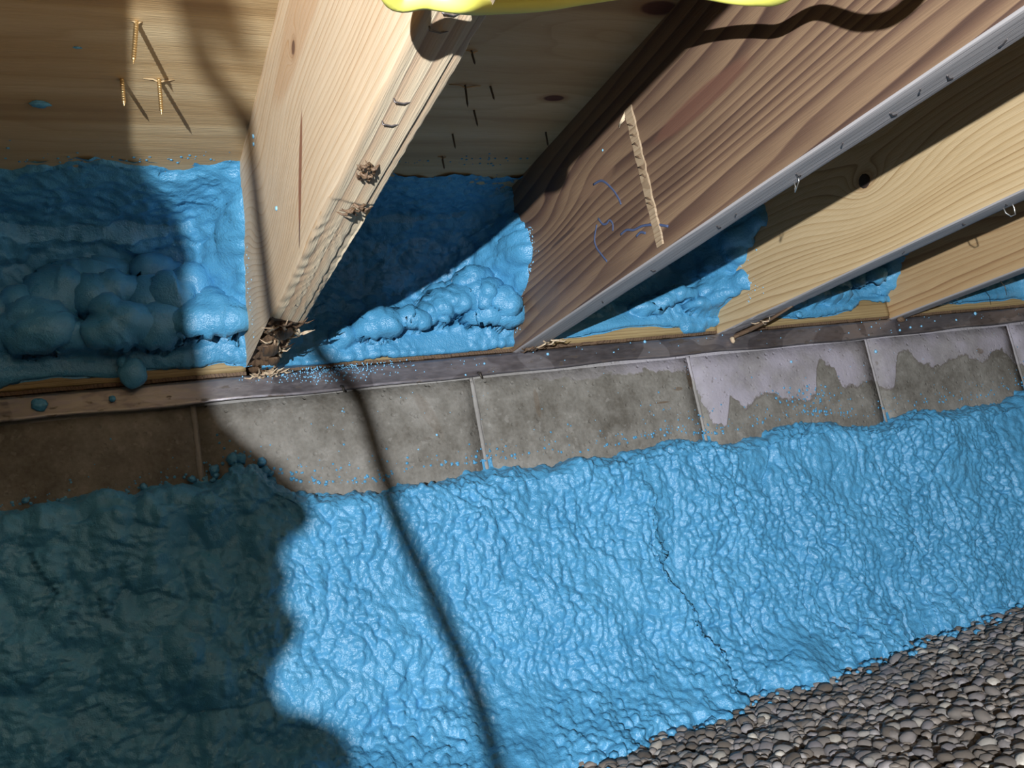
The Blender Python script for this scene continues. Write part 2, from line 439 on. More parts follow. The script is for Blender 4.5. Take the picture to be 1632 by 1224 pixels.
# ------------------------------------------------------------------ setting: wall
XL, XR = -1.62, 2.84
wall = MB()
wall.box(((XL + XR) / 2, 0.105, -0.32), (XR - XL, 0.20, 0.70))
wall_o = wall.build('wall_back', MORTAR)
tag(wall_o, 'grey concrete block foundation wall, bare band between metal strip and blue foam', kind='structure')
BX = [0.0004 + 0.4064 * k for k in range(-4, 8)]
BX[5] = 0.404; BX[6] = 0.816; BX[7] = 1.218
def block_mesh(w, h, seed):
    # worn face: slightly uneven bevelled box with a gridded front
    nx, nz = 14, 8
    xs = np.linspace(-w / 2, w / 2, nx); zs = np.linspace(-h / 2, h / 2, nz)
    X, Z = np.meshgrid(xs, zs, indexing='ij')
    P = np.stack([X.ravel(), np.zeros(X.size), Z.ravel()], -1)
    edge = np.minimum((w / 2 - abs(X)).ravel(), (h / 2 - abs(Z)).ravel())
    Y = np.where(edge < 1e-6, 0.0035, 0.0) + 0.0006 * perlin(P * 18, seed)
    P[:, 1] = Y
    F = grid_faces(nx, nz)
    n = len(P)
    # back rim
    ring = [i * nz for i in range(nx)] + [(nx - 1) * nz + j for j in range(1, nz)] + [i * nz + nz - 1 for i in range(nx - 2, -1, -1)] + [j for j in range(nz - 2, 0, -1)]
    B = P[ring].copy(); B[:, 1] = 0.05
    V = np.vstack([P, B]); k = len(ring)
    S = [(ring[i], ring[(i + 1) % k], n + (i + 1) % k, n + i) for i in range(k)]
    return mesh_np('concrete_block', V, np.vstack([F, np.array(S)]))
def recenter(me, loc):
    # keep object coordinates equal to world coordinates for texturing
    co = np.zeros(len(me.vertices) * 3, np.float32); me.vertices.foreach_get('co', co)
    co = co.reshape(-1, 3) + np.array(loc, np.float32); me.vertices.foreach_set('co', co.ravel()); me.update()
for row in range(3):
    zc = -0.099 - row * 0.2032 + 0.0
    off = 0 if row % 2 == 0 else 0.2032
    for k in range(len(BX) - 1):
        x0, x1 = BX[k] + off, BX[k + 1] + off
        if x1 < -0.95 or x0 > 2.4: continue
        w = (x1 - x0) - 0.0065
        me = block_mesh(w, 0.193, 10 * row + k)
        recenter(me, ((x0 + x1) / 2, 0.0 if row == 0 else 0.0, zc))
        o = link('concrete_block', me, CONC, wall_o)
# struck mortar beads standing slightly proud at the top course joints
for k in range(2, 10):
    mb = MB(); x = BX[k]
    pts = [(x - .0016 + rnd.uniform(-.0005, .0005), 0.0052, z) for z in np.linspace(0.0, -0.195, 14)]
    mb.tube(pts, [0.0040 + rnd.uniform(-.0006, .0006) for _ in pts], 8)
    mb.build('mortar_joint', MORTAR, wall_o, True)

# ------------------------------------------------------------------ setting: subfloor (ceiling)
cl = MB(); cl.box(((-2.2 + XR) / 2, -1.2, ZT + 0.0095), (XR + 2.2, 2.9, 0.019))
ceil_o = cl.build('ceiling', PLY)
tag(ceil_o, 'tan plywood subfloor seen from below with screw tips poking through', kind='structure')

def threaded(name, L, r, mat, p, tip_dir, thread=True):
    mb = MB(); n = 10; V = []; F = []
    steps = int(L / 0.0007) if thread else 6
    ax = Vector(tip_dir).normalized(); u = ax.orthogonal().normalized(); w = ax.cross(u)
    pts = []; rs = []
    for i in range(steps + 1):
        s = i / steps; l = s * L
        rr = r * (1 - 0.12 * s)
        if thread: rr *= 1.0 + 0.32 * (1 - abs(((l / 0.0026) % 1) * 2 - 1)) - 0.16
        if s > 0.86: rr *= max(0.06, (1 - s) / 0.14)
        pts.append(Vector(p) - ax * -l); rs.append(rr)
    pts = [Vector(p) + ax * (-0.004)] + pts; rs = [r] + rs
    mb.tube(pts, rs, n)
    return mb.build(name, mat, ceil_o, True)
# golden deck screws in the left bay
threaded('screw', 0.046, 0.0022, BRASS, (-0.454, -0.457, ZT), (-0.16, -0.06, -1))
threaded('screw', 0.030, 0.0021, BRASS, (-0.467, -0.357, ZT), (-0.02, 0.0, -1))
threaded('screw', 0.040, 0.0022, BRASS, (-0.432, -0.360, ZT), (-0.04, 0.0, -1))
# nails in the second bay, its shade put into their dark steel
for (x, y, L, d) in ((-0.143, -0.494, .024, (.06, .12, -1)), (-0.118, -0.445, .016, (.15, .1, -1)), (-0.100, -0.376, .028, (-.04, .05, -1)), (-0.068, -0.376, .018, (.1, .0, -1)),
                     (-0.068, -0.320, .021, (.12, .12, -1)), (-0.075, -0.259, .020, (.06, .1, -1)), (-0.068, -0.195, .018, (.05, .1, -1)), (0.055, -0.27, .02, (.02, .1, -1))):
    threaded('nail', L, 0.0013, NAIL, (x, y, ZT), d, False)
# splintered veneer around the fasteners
for (x, y, w_) in ((-0.454, -0.457, .010), (-0.432, -0.360, .030), (-0.100, -0.376, .040), (-0.118, -0.445, .016), (-0.068, -0.195, .012)):
    mb = MB(); q = [(x - w_ / 2, y, ZT - .0002), (x - w_ * .2, y - .002, ZT - .0016), (x, y + .001, ZT - .003), (x + w_ * .25, y - .001, ZT - .0016), (x + w_ / 2, y, ZT - .0002)]
    mb.tube(q, [.0004, .0009, .0012, .0009, .0003], 6); mb.build('splinter', PLY, ceil_o, True)

# ------------------------------------------------------------------ setting: floor with pea gravel
nx, ny = 60, 40
gx = np.linspace(-2.4, 2.8, nx); gy = np.linspace(-2.6, 0.05, ny)
X, Y = np.meshgrid(gx, gy, indexing='ij')
V = np.stack([X.ravel(), Y.ravel(), (ZF + 0.010 * (X.ravel() - 0.1)) - 0.012], -1)
floor_o = link('floor', mesh_np('floor', V, grid_faces(nx, ny)), SOIL)
tag(floor_o, 'crawlspace floor covered in small grey brown pea gravel', kind='structure')
def ico(sub):
    bm = bmesh.new(); bmesh.ops.create_icosphere(bm, subdivisions=sub, radius=1.0)
    V = np.array([v.co[:] for v in bm.verts]); F = np.array([[v.index for v in f.verts] for f in bm.faces]); bm.free(); return V, F
IV1, IF1 = ico(1); IV, IF = ico(2); IV3, IF3 = ico(3)
def foam_foot(x):   # y of the foam's foot on the gravel
    x = np.asarray(x, float)
    return np.interp(x, [-1, -0.05, 0.07, 0.17, 0.29, 0.40, 0.54, 0.72, 1.0, 1.4], [-.18, -.172, -.142, -.145, -.10, -.134, -.12, -.085, -.03, -.02])
variants = []
for k in range(12):
    V = IV.copy() * (1 + 0.22 * perlin(IV * 1.3 + 17 * k, k)[:, None] + 0.07 * perlin(IV * 3 + 5 * k, k)[:, None])
    V[:, 2] *= 0.66
    me = mesh_np('stone', V, IF); me.materials.append(STONE)
    me.polygons.foreach_set('use_smooth', [True] * len(me.polygons))
    at = me.attributes.new('tint', 'FLOAT', 'POINT'); at.data.foreach_set('value', np.full(len(V), k / 12.0, np.float32))
    variants.append((V, me))
def hz(*a): return rnd.uniform(*a)
cand = []
step = 0.0118
for layer, zoff in ((0, -0.006), (1, 0.0)):
    for i in range(int(2.15 / step)):
        for j in range(int(0.95 / step)):
            x = -0.15 + i * step + hz(-.45, .45) * step; y = -0.90 + j * step + hz(-.45, .45) * step
            if layer == 1 and rnd.random() < 0.42: continue
            ff = float(foam_foot(x))
            if y > ff + 0.05: continue
            if y > 0.0: continue
            cand.append((x, y, floor_z(x) + zoff + hz(-.003, .002), 0.0088 * (0.60 + 0.75 * rnd.random() ** 1.6), layer))
P = np.array([c[:3] for c in cand]); px, py = project(P)
inf = (px > -40) & (px < 1672) & (py < 1264) & (py > 0)
wide = (px > -250) & (px < 1950) & (py < 1650) & (py > 0)
dist = np.linalg.norm(P - CAM, axis=1)
footd = np.array([foam_foot(c[0]) - c[1] for c in cand])
order = [i for i in np.argsort(dist / np.array([c[3] for c in cand])) if inf[i] and cand[i][4] == 1 and footd[i] > 0.01 and px[i] < 1625 and py[i] < 1218][:300]
oset = set(order)
for i in order:
    c = cand[i]; o = bpy.data.objects.new('stone', variants[rnd.randrange(12)][1]); COL.objects.link(o); o.parent = floor_o
    o.location = c[:3]; s = c[3]; o.scale = (s * hz(.9, 1.3), s * hz(.8, 1.1), s * hz(.8, 1.1)); o.rotation_euler = (hz(-.5, .5), hz(-.5, .5), hz(0, 6.28))
VV = []; FF = []; TT = []; n0 = 0
for i, c in enumerate(cand):
    if i in oset or not wide[i]: continue
    v, _ = variants[rnd.randrange(12)]; s = c[3]
    a, b = hz(0, 6.28), hz(-.5, .5)
    Rz = np.array([[math.cos(a), -math.sin(a), 0], [math.sin(a), math.cos(a), 0], [0, 0, 1]]); Rx = np.array([[1, 0, 0], [0, math.cos(b), -math.sin(b)], [0, math.sin(b), math.cos(b)]])
    v = (v * np.array([s * hz(.9, 1.3), s * hz(.8, 1.1), s * hz(.8, 1.1)])) @ Rx.T @ Rz.T + np.array(c[:3])
    VV.append(v); FF.append(IF + n0); n0 += len(v); TT.append(np.full(len(v), rnd.random()))
me = mesh_np('gravel', np.vstack(VV), np.vstack(FF))
at = me.attributes.new('tint', 'FLOAT', 'POINT'); at.data.foreach_set('value', np.concatenate(TT).astype(np.float32))
g = link('gravel', me, STONE, floor_o, smooth=True); tag(g, kind='stuff')

# ------------------------------------------------------------------ metal termite shield on top of the wall
xs = np.linspace(-1.6, 2.4, 260); prof = [(0.10, 0.040), (0.02, 0.040), (0.002, 0.0395), (-0.0025, 0.037), (-0.0035, 0.028), (-0.0045, 0.014), (-0.007, 0.004), (-0.0078, -0.0005), (-0.0068, -0.0008), (-0.0035, 0.013), (-0.0022, 0.03), (0.02, 0.0385), (0.10, 0.0385)]
prof = [(a, b - (0.006 if b > 0.03 else 0)) for a, b in prof]
V = []
for x in xs:
    wv = 0.0008 * math.sin(x * 23) + 0.0011 * math.sin(x * 9 + 1)
    for (y, z) in prof:
        k = max(0, min(1, (0.035 - z) / 0.035))
        V.append((x, y + (wv * 2.2) * k, z + 0.0014 * math.sin(x * 6.3) * k + 0.001 * k * math.sin(x * 31)))
sh = link('metal_flashing', mesh_np('metal_flashing', V, grid_faces(len(xs), len(prof), True)), METAL, smooth=True)
tag(sh, 'long dull grey metal flashing strip running between the joists and the concrete block wall', 'flashing')
for x in (-0.205, 0.008):   # small rivets / burrs at the lower lip
    mb = MB(); mb.tube([(x, -0.006, 0.004), (x, -0.012, 0.003), (x + .001, -0.013, -0.006)], [.0025, .002, .0012], 7); mb.build('burr', NAIL, sh, True)

# ------------------------------------------------------------------ joists
LEN = 2.6
def joist_mesh(i):
    # local frame: origin on the left lower arris at y=0, section x 0..TH, z 0..H, running to y=-LEN
    ys = np.concatenate([np.linspace(0.14, -0.9, 420), np.linspace(-0.93, -LEN, 30)])
    r = 0.003
    sec = []
    nb = 16 if i == 1 else 6
    for t in np.linspace(0, 1, nb): sec.append((r + (TH - 2 * r) * t, 0.0, 0, -1))
    sec += [(TH - r * .3, r * .3, 1, -1), (TH, r, 1, 0)]
    for z in np.linspace(0.012, H - .01, 10 if i != 1 else 14): sec.append((TH, z, 1, 0))
    sec += [(TH, H, 1, 1), (0, H, -1, 1)]
    for z in np.linspace(H - .01, 0.020 if i == 1 else 0.012, 10): sec.append((0, z, -1, 0))
    sec += [(0, r, -1, 0), (r * .3, r * .3, -1, -1)]
    sec = np.array(sec); ns = len(sec)
    Y = np.repeat(ys, ns); S = np.tile(sec, (len(ys), 1))
    X = S[:, 0].copy(); Z = S[:, 1].copy(); NX, NZ = S[:, 2], S[:, 3]
    P = np.stack([X + i * 3.1, Y, Z], -1)
    low = np.exp(-Z / 0.012)
    amp = 0.0006
    X += NX * amp * fbm(P * np.array([40, 6, 40]), 2, i) * (Z < H - 0.02)
    Z += np.where(NZ < 0, -1, 0) * amp * fbm(P * np.array([60, 8, 10]), 2, i + 5)
    if i == 1:
        bot = NZ < 0
        # weathered underside: long ridges and a waney right edge
        ridge = 0.0014 * perlin(np.stack([X * 170, Y * 3.0, Z * 0], -1), 3) + 0.0016 * perlin(np.stack([X * 70, Y * 2.0 + 9, Z * 0], -1), 8)
        Z += np.where(bot, ridge * 0.55 + 0.010 * (1 - np.clip(X / TH, 0, 1)), 0)
        Z = np.where((NX < 0) & (NZ >= 0) & (S[:, 1] < .011), Z + .010, Z)
        rightlow = (X > TH * 0.8) * np.exp(-np.clip(Z, 0, 1) / 0.01)
        X -= rightlow * (0.0016 + 0.0022 * np.abs(perlin(np.stack([X * 0, Y * 45, Z * 30], -1), 4)) + 0.0025 * np.clip(perlin(np.stack([X * 0, Y * 9, Z * 0], -1), 14), 0, 1))
        Z += rightlow * 0.002
        # wavy end-grain pattern zone
        zone = sstep(-0.56, -0.50, Y) * (1 - sstep(-0.30, -0.26, Y)) * bot
        wv = np.sin((Y * 95 + 26 * X + 26 * (X / TH) ** 2 + 3 * perlin(np.stack([X * 30, Y * 12, Z * 0], -1), 22)) * 6.283 / 3.0)
        Z += zone * 0.0005 * wv
        # step where a piece split off, and the rotten foot
        br = sstep(-0.575, -0.568, Y) * bot * (0.2 + 0.8 * (X / TH))
        Z += br * 0.003 * (1 - sstep(-0.5, -0.3, Y))
        rot = sstep(-0.245, -0.20, Y + 0.012 * perlin(np.stack([X * 90, Y * 0, Z * 0], -1), 31)) * bot
        Z += rot * (0.007 + 0.006 * np.abs(perlin(np.stack([X * 120, Y * 50, Z * 0], -1), 33)) + 0.004 * np.sin(Y * 160))
        X -= (X > TH * .7) * (Z < 0.03) * sstep(-0.25, -0.15, Y) * 0.008 * np.abs(perlin(np.stack([X * 0, Y * 60, Z * 60], -1), 35))
    if i == 3:
        # waney chipped foot on the lower edge
        rot = sstep(-0.32, -0.05, Y) * (NZ < 0)
        Z += rot * 0.004 * np.abs(perlin(np.stack([X * 90, Y * 30, Z * 0], -1), 37))
    V = np.stack([X, Y, Z], -1)
    F = grid_faces(len(ys), ns, True)
    me = mesh_np('joist', V, F)
    # cap ends
    bm = bmesh.new(); bm.from_mesh(me); bm.verts.ensure_lookup_table()
    bm.faces.new([bm.verts[k] for k in range(ns)]); bm.faces.new([bm.verts[(len(ys) - 1) * ns + k] for k in range(ns)][::-1])
    bmesh.ops.recalc_face_normals(bm, faces=bm.faces)
    bm.to_mesh(me); bm.free()
    me.materials.append(wood_joist[min(i, 5)]); me.materials.append(edge_wood if i == 1 else grey_edge); me.materials.append(rot_wood)
    nrm = np.zeros(len(me.polygons) * 3, np.float32); me.polygons.foreach_get('normal', nrm); nrm = nrm.reshape(-1, 3)
    cen = np.zeros(len(me.polygons) * 3, np.float32); me.polygons.foreach_get('center', cen); cen = cen.reshape(-1, 3)
    under = (nrm[:, 2] < -0.45) | ((cen[:, 2] < 0.004) & (abs(nrm[:, 1]) < 0.9))
    idx = np.where(under, 1, 0)
    if i == 1: idx = np.where(under & (cen[:, 1] > -0.245), 2, idx)
    me.polygons.foreach_set('material_index', idx.astype(np.int32))
    return me
def staple(o, x, y, w=0.011, ang=0.0, mat=None, stand=0.0006, leg=0.004, tilt=0.0):
    mb = MB(); c, s = math.cos(ang), math.sin(ang); r = 0.0006
    a = Vector((x - c * w / 2, y - s * w / 2, 0)); b = Vector((x + c * w / 2, y + s * w / 2, 0)); up = Vector((0, 0, leg)); dn = Vector((0, 0, -stand))
    mid = (a + b) / 2 + Vector((0, 0.0012, -stand * 1.4 - 0.0004)) + Vector((0, tilt, -tilt))
    mb.tube([a + up, a + dn, a + dn + (b - a) * .1 + Vector((0, tilt * .5, -tilt * .5)), mid, b + dn - (b - a) * .1 + Vector((0, tilt * .5, -tilt * .5)), b + dn, b + up], r, 6)
    so = mb.build('staple', mat or STAPLE, o, True)
    if o is joists[1]: so.location.z = .0058
    return so
jl = {0: 'pale pine floor joist half buried in dark blue foam at the far left',
      1: 'pale floor joist with a rough splintered underside and rotten foot, lit at the centre left',
      2: 'wide dark brown weathered floor joist with blue ink marks and a pale strip across it',
      3: 'yellow pine floor joist with one round dark knot, right of the dark brown joist',
      4: 'narrow tan floor joist with wavy grain, near the right edge below the knotted joist',
      5: 'short sliver of pale floor joist at the far right edge of the wall',
      6: 'pale floor joist beyond the right edge, last of the row'}
joists = {}
for i, x in enumerate(JX):
    o = link('floor_joist', joist_mesh(i), None, None, (x, 0, ZB), True)
    tag(o, jl[i], 'joist', 'floor joists resting on the block wall')
    joists[i] = o
# shade smooth but keep arrises crisp
for o in joists.values():
    try:
        bm = bmesh.new(); bm.from_mesh(o.data)
        for e in bm.edges:
            if len(e.link_faces) == 2 and e.calc_face_angle(0) > 0.6: e.smooth = False
        bm.to_mesh(o.data); bm.free()
    except Exception as ex: print(ex)
j = joists[1]
for (x, y, a) in ((.017, -.832, .0), (.015, -.815, .0), (.016, -.735, .0), (.016, -.705, .0)):
    staple(j, x, y, 0.0125, a - 0.15)
staple(j, .02, -.30, .010, 0.5)
# torn curled splinters on joist 1 underside
def splinter(o, p, seed, L=.012, w=.004, mat=rot_wood, n=5):
    rr = random.Random(seed); mb = MB()
    for k in range(n):
        q = Vector(p) + Vector((rr.uniform(-w, w), rr.uniform(-w, w) * 1.5, 0)); a = rr.uniform(0, 6.28)
        pts = [q + Vector((math.cos(a) * L * t, math.sin(a) * L * t * 1.2, -0.004 * math.sin(t * 3.0) * rr.uniform(.3, 1.2) - .0005)) for t in (0, .3, .6, 1)]
        mb.tube(pts, [.0012, .0016, .0011, .0003], 5)
    return mb.build('splinter', mat, o, True)
def knot_chunk(o, p, seed, s, mat=rot_wood):
    V = IV * (1 + .45 * perlin(IV * 2.2 + seed, seed)[:, None]) * np.array(s) + np.array(p)
    return link('knot', mesh_np('knot', V, IF), mat, o, smooth=True)
splinter(j, (.013, -.645, .0045), 3, .007, .003, rot_wood, 9); splinter(j, (.012, -.630, .004), 5, .009, .003, rot_wood, 6)
splinter(j, (.022, -.575, .002), 8, .011, .006, rot_wood, 9)
for k in range(7):
    splinter(j, (.008 + .004 * k, -.235 + .030 * (k % 5), .004), 20 + k, .020, .007, rot_wood if k % 2 else edge_wood, 5)
knot_chunk(j, (.020, -.20, .004), 12, (.012, .022, .008)); knot_chunk(j, (.014, -.13, .002), 13, (.010, .03, .006))
knot_chunk(j, (.026, -.07, .002), 14, (.008, .02, .005))
# fallen debris curl at the foot of joist 1
for k in range(5):
    splinter(j, (.010 + .008 * k, -.018, -.001), 40 + k, .018, .008, edge_wood, 5)
j = joists[2]
for (px_, y, a) in ((.022, -.513, .5), (.021, -.544, 1.0), (.022, -.640, .4), (.020, -.700, .9), (.024, -.755, .2), (.016, -.79, .8), (.024, -.812, .3), (.025, -.858, 1.2), (.024, -.376, .4), (.02, -.255, .9)):
    staple(j, px_, y, .010, a)
staple(j, .030, -.628, .014, 1.1, STEEL, .004, .002, .004)
splinter(j, (.012, -.03, -.001), 61, .016, .010, rot_wood, 9); splinter(j, (.03, -.06, -.001), 62, .02, .01, edge_wood, 6)
def side_tube(o, pts, r, mat, name, flat_=0.35):
    # ribbon lying on the left face; pts are (y, z)
    mb = MB(); mb.tube([(-r * flat_, y, z) for y, z in pts], r, 6)
    me_o = mb.build(name, mat, o, True)
    me = me_o.data
    for v in me.vertices: v.co.x = -0.0001 + (v.co.x + r * flat_) * flat_ - r * flat_ * .6
    return me_o
zz = ZB
# pale strip across the brown joist, with torn lower corner bits
sy = np.linspace(0, 1, 26); L0 = np.array([-.4225, .215 - zz]); L1 = np.array([-.4285, .041 - zz])
mb = MB()
V = []
for t in sy:
    c = L0 + (L1 - L0) * t; wdt = .0175 * (1 - .18 * t) ; a = c[0] + .0006 * math.sin(40 * t) ; 
    for (dy, dx) in ((0, -.0003), (-.001, -.0016), (-wdt + .001, -.0018), (-wdt, -.0003)):
        V.append((dx + .0003 * math.sin(60 * t + dy * 300), a + dy + rnd.uniform(-.0006, .0006), c[1]))
mb.add(V, [tuple(q) for q in grid_faces(len(sy), 4)] + [(0, 1, 2, 3)] + [tuple(4 * 25 + k for k in (3, 2, 1, 0))])
tag(mb.build('pale_strip', STRIPM, j), 'pale tan strip across the brown face')
for k, t in enumerate((.12, .2, .27, .36, .44, .5, .66, .70)):
    c = L0 + (L1 - L0) * t
    mb = MB(); mb.tube([(-.0022, c[0] - .002, c[1] + .003), (-.0024, c[0] - .007, c[1] + .001 * (k % 3)), (-.0022, c[0] - .012, c[1] - .004)], [.0006, .0013, .0006], 5)
    mb.build('stain', rot_wood, j, True)
splinter_pts = [(-.412, .172), (-.405, .168), (-.398, .160)]
mb = MB()
for k in range(5):
    a = rnd.uniform(-.5, .9)
    mb.tube([(-.001, -.425 + .001 * k, .182 - .002 * k), (-.003, -.417 + .002 * k, .176 - .001 * k), (-.002, -.408 + .003 * k * a, .170 - .003 * k * a)], [.0007, .0008, .0003], 5)
mb.build('splinter', edge_wood, j, True)
for pts in ([(-.323, .168), (-.345, .163), (-.363, .144), (-.372, .128), (-.375, .118)], [(-.312, .118), (-.300, .104), (-.300, .092), (-.309, .078), (-.318, .066)],
            [(-.318, .124), (-.326, .113), (-.335, .110), (-.343, .111), (-.348, .104), (-.345, .096)], [(-.360, .085), (-.375, .085), (-.390, .079), (-.41, .076), (-.435, .067), (-.457, .056)],
            [(-.392, .070), (-.402, .071), (-.412, .066)]):
    side_tube(j, [(a, b - zz) for a, b in [tuple(q) for q in smooth_path([(p[0], p[1]) for p in pts], 5)]], .0016, INK, 'ink_mark')
j = joists[3]
for (x, y, a) in ((.018, -.50, .4), (.02, -.56, .5), (.02, -.63, .4), (.018, -.70, .3), (.02, -.40, 1)):
    staple(j, x, y, .010, a)
mb = MB(); mb.tube([(.030, -.548, .003), (.032, -.548, -.006), (.034, -.552, -.012), (.034, -.558, -.012), (.032, -.560, -.004), (.03, -.560, .003)], .0009, 6); mb.build('staple', STEEL, j, True)
mb = MB(); nn = IV * np.array([.0015, .0105, .0105]) + np.array([0.0, -.385, .112]); 
link('knot', mesh_np('knot', nn, IF), flat('dark_knot_hole', (0.035, 0.018, 0.012), .8), j, smooth=True)
mb = MB()
mb.tube([(.03, -.16, .0), (.034, -.10, -.004), (.033, -.05, -.006), (.024, -.015, -.008), (.018, -.012, -.014)], [.002, .003, .004, .004, .0025], 7)
mb.build('splinter', rot_wood, j, True); knot_chunk(j, (.018, -.012, -.014), 41, (.004, .004, .006), edge_wood)
splinter(j, (.03, -.09, -.003), 77, .02, .008, edge_wood, 6)
j = joists[4]
for (x, y, a) in ((.018, -.50, .4), (.02, -.36, .9), (.02, -.63, .4)): staple(j, x, y, .010, a)
knot_chunk(j, (.012, -.012, -.004), 44, (.010, .006, .006), rot_wood)
mb = MB(); mb.tube([(.030, -.22, .002), (.032, -.225, -.012), (.034, -.222, -.026)], [.0008, .0008, .0005], 6); mb.build('nail', NAIL, j, True)

# sill boards standing between the joists, rim board behind the foam
sill_labels = ['yellowish sill board below the dark foam, left of the splintered joist', 'yellowish sill board between the splintered joist and the dark brown joist',
               'yellowish sill board between the brown joist and the knotted joist', 'yellowish sill board between the knotted and narrow tan joists', 'yellowish sill board at the far right end of the metal strip',
               'yellowish sill board beyond the right edge']
for i in range(6):
    x0, x1 = JX[i] + TH + .0006, JX[i + 1] - .0006
    n = 50; V = []
    prof = [(0.0, 0.0), (0.0015, -.0015), (0.036, -.0015), (0.038, 0.0), (0.038, .09), (0.0, .09)]
    ys = np.linspace(0, x1 - x0, n)
    for q in ys:
        for (z, y) in prof:
            V.append((y + .0007 * math.sin(q * 40 + i) , -q, z + .0006 * math.sin(q * 23 + i)))
    # local: x = into the wall, y = along; rotated +90deg so the grain follows the board
    me = mesh_np('sill_board', V, grid_faces(n, len(prof), True))
    bm = bmesh.new(); bm.from_mesh(me); bm.verts.ensure_lookup_table(); k = len(prof)
    bm.faces.new([bm.verts[q] for q in range(k)]); bm.faces.new([bm.verts[(n - 1) * k + q] for q in range(k)][::-1]); bmesh.ops.recalc_face_normals(bm, faces=bm.faces); bm.to_mesh(me); bm.free()
    o = link('sill_board', me, wood_sill, None, (x0, 0.002, ZB + 0.0085))
    o.rotation_euler = (0, 0, math.pi / 2)
    tag(o, sill_labels[i], 'sill board', 'sill boards between the joists')
    # dark strip put in for the shaded gap under the sill
    mb = MB(); m = 26
    for a in range(m - 1):
        xa = x0 + (x1 - x0) * a / (m - 1); xb = x0 + (x1 - x0) * (a + 1) / (m - 1)
        mb.box(((xa + xb) / 2, 0.036 + rnd.uniform(-.002, .002), ZB + .0057), (xb - xa + .001, .066, .0050))
    tag(mb.build('gap_shade', rot_wood, None), 'dark gap-shade strip under the ' + sill_labels[i].replace('yellowish ', '').replace('dark ', ''), 'gap_shade', 'shade strips under the sill boards')
mb = MB(); mb.box(((XL + XR) / 2, 0.16, ZT - H / 2), (3.9, 0.038, H - .001))
tag(mb.build('rim_board', wood_joist[5]), 'rim board closing the joist bays, hidden behind the blue foam', 'rim board')

# ------------------------------------------------------------------ foam on the wall
def displace(P, N, h): return P + N * h[:, None]
def grid_normals(P, nu, nv):
    G = P.reshape(nu, nv, 3); du = np.gradient(G, axis=0); dv = np.gradient(G, axis=1)
    N = np.cross(du, dv); N /= np.linalg.norm(N, axis=2, keepdims=True) + 1e-9
    return N.reshape(-1, 3)
ztop_pts = [(-1.0, -.10), (-0.641, -0.101), (-0.572, -0.1), (-0.5, -0.105), (-0.462, -0.1), (-0.4, -0.098), (-0.374, -0.082), (-0.341, -0.08), (-0.318, -0.098), (-0.287, -0.12), (-0.236, -0.13), (-0.173, -0.136), (-0.124, -0.125), (-0.016, -0.127), (0.089, -0.131), (0.2, -0.135), (0.31, -0.126), (0.435, -0.138), (0.533, -0.13), (0.65, -0.126), (0.764, -0.15), (0.865, -0.137), (0.966, -0.139), (1.072, -0.142), (1.212, -0.13), (1.9, -.13)]
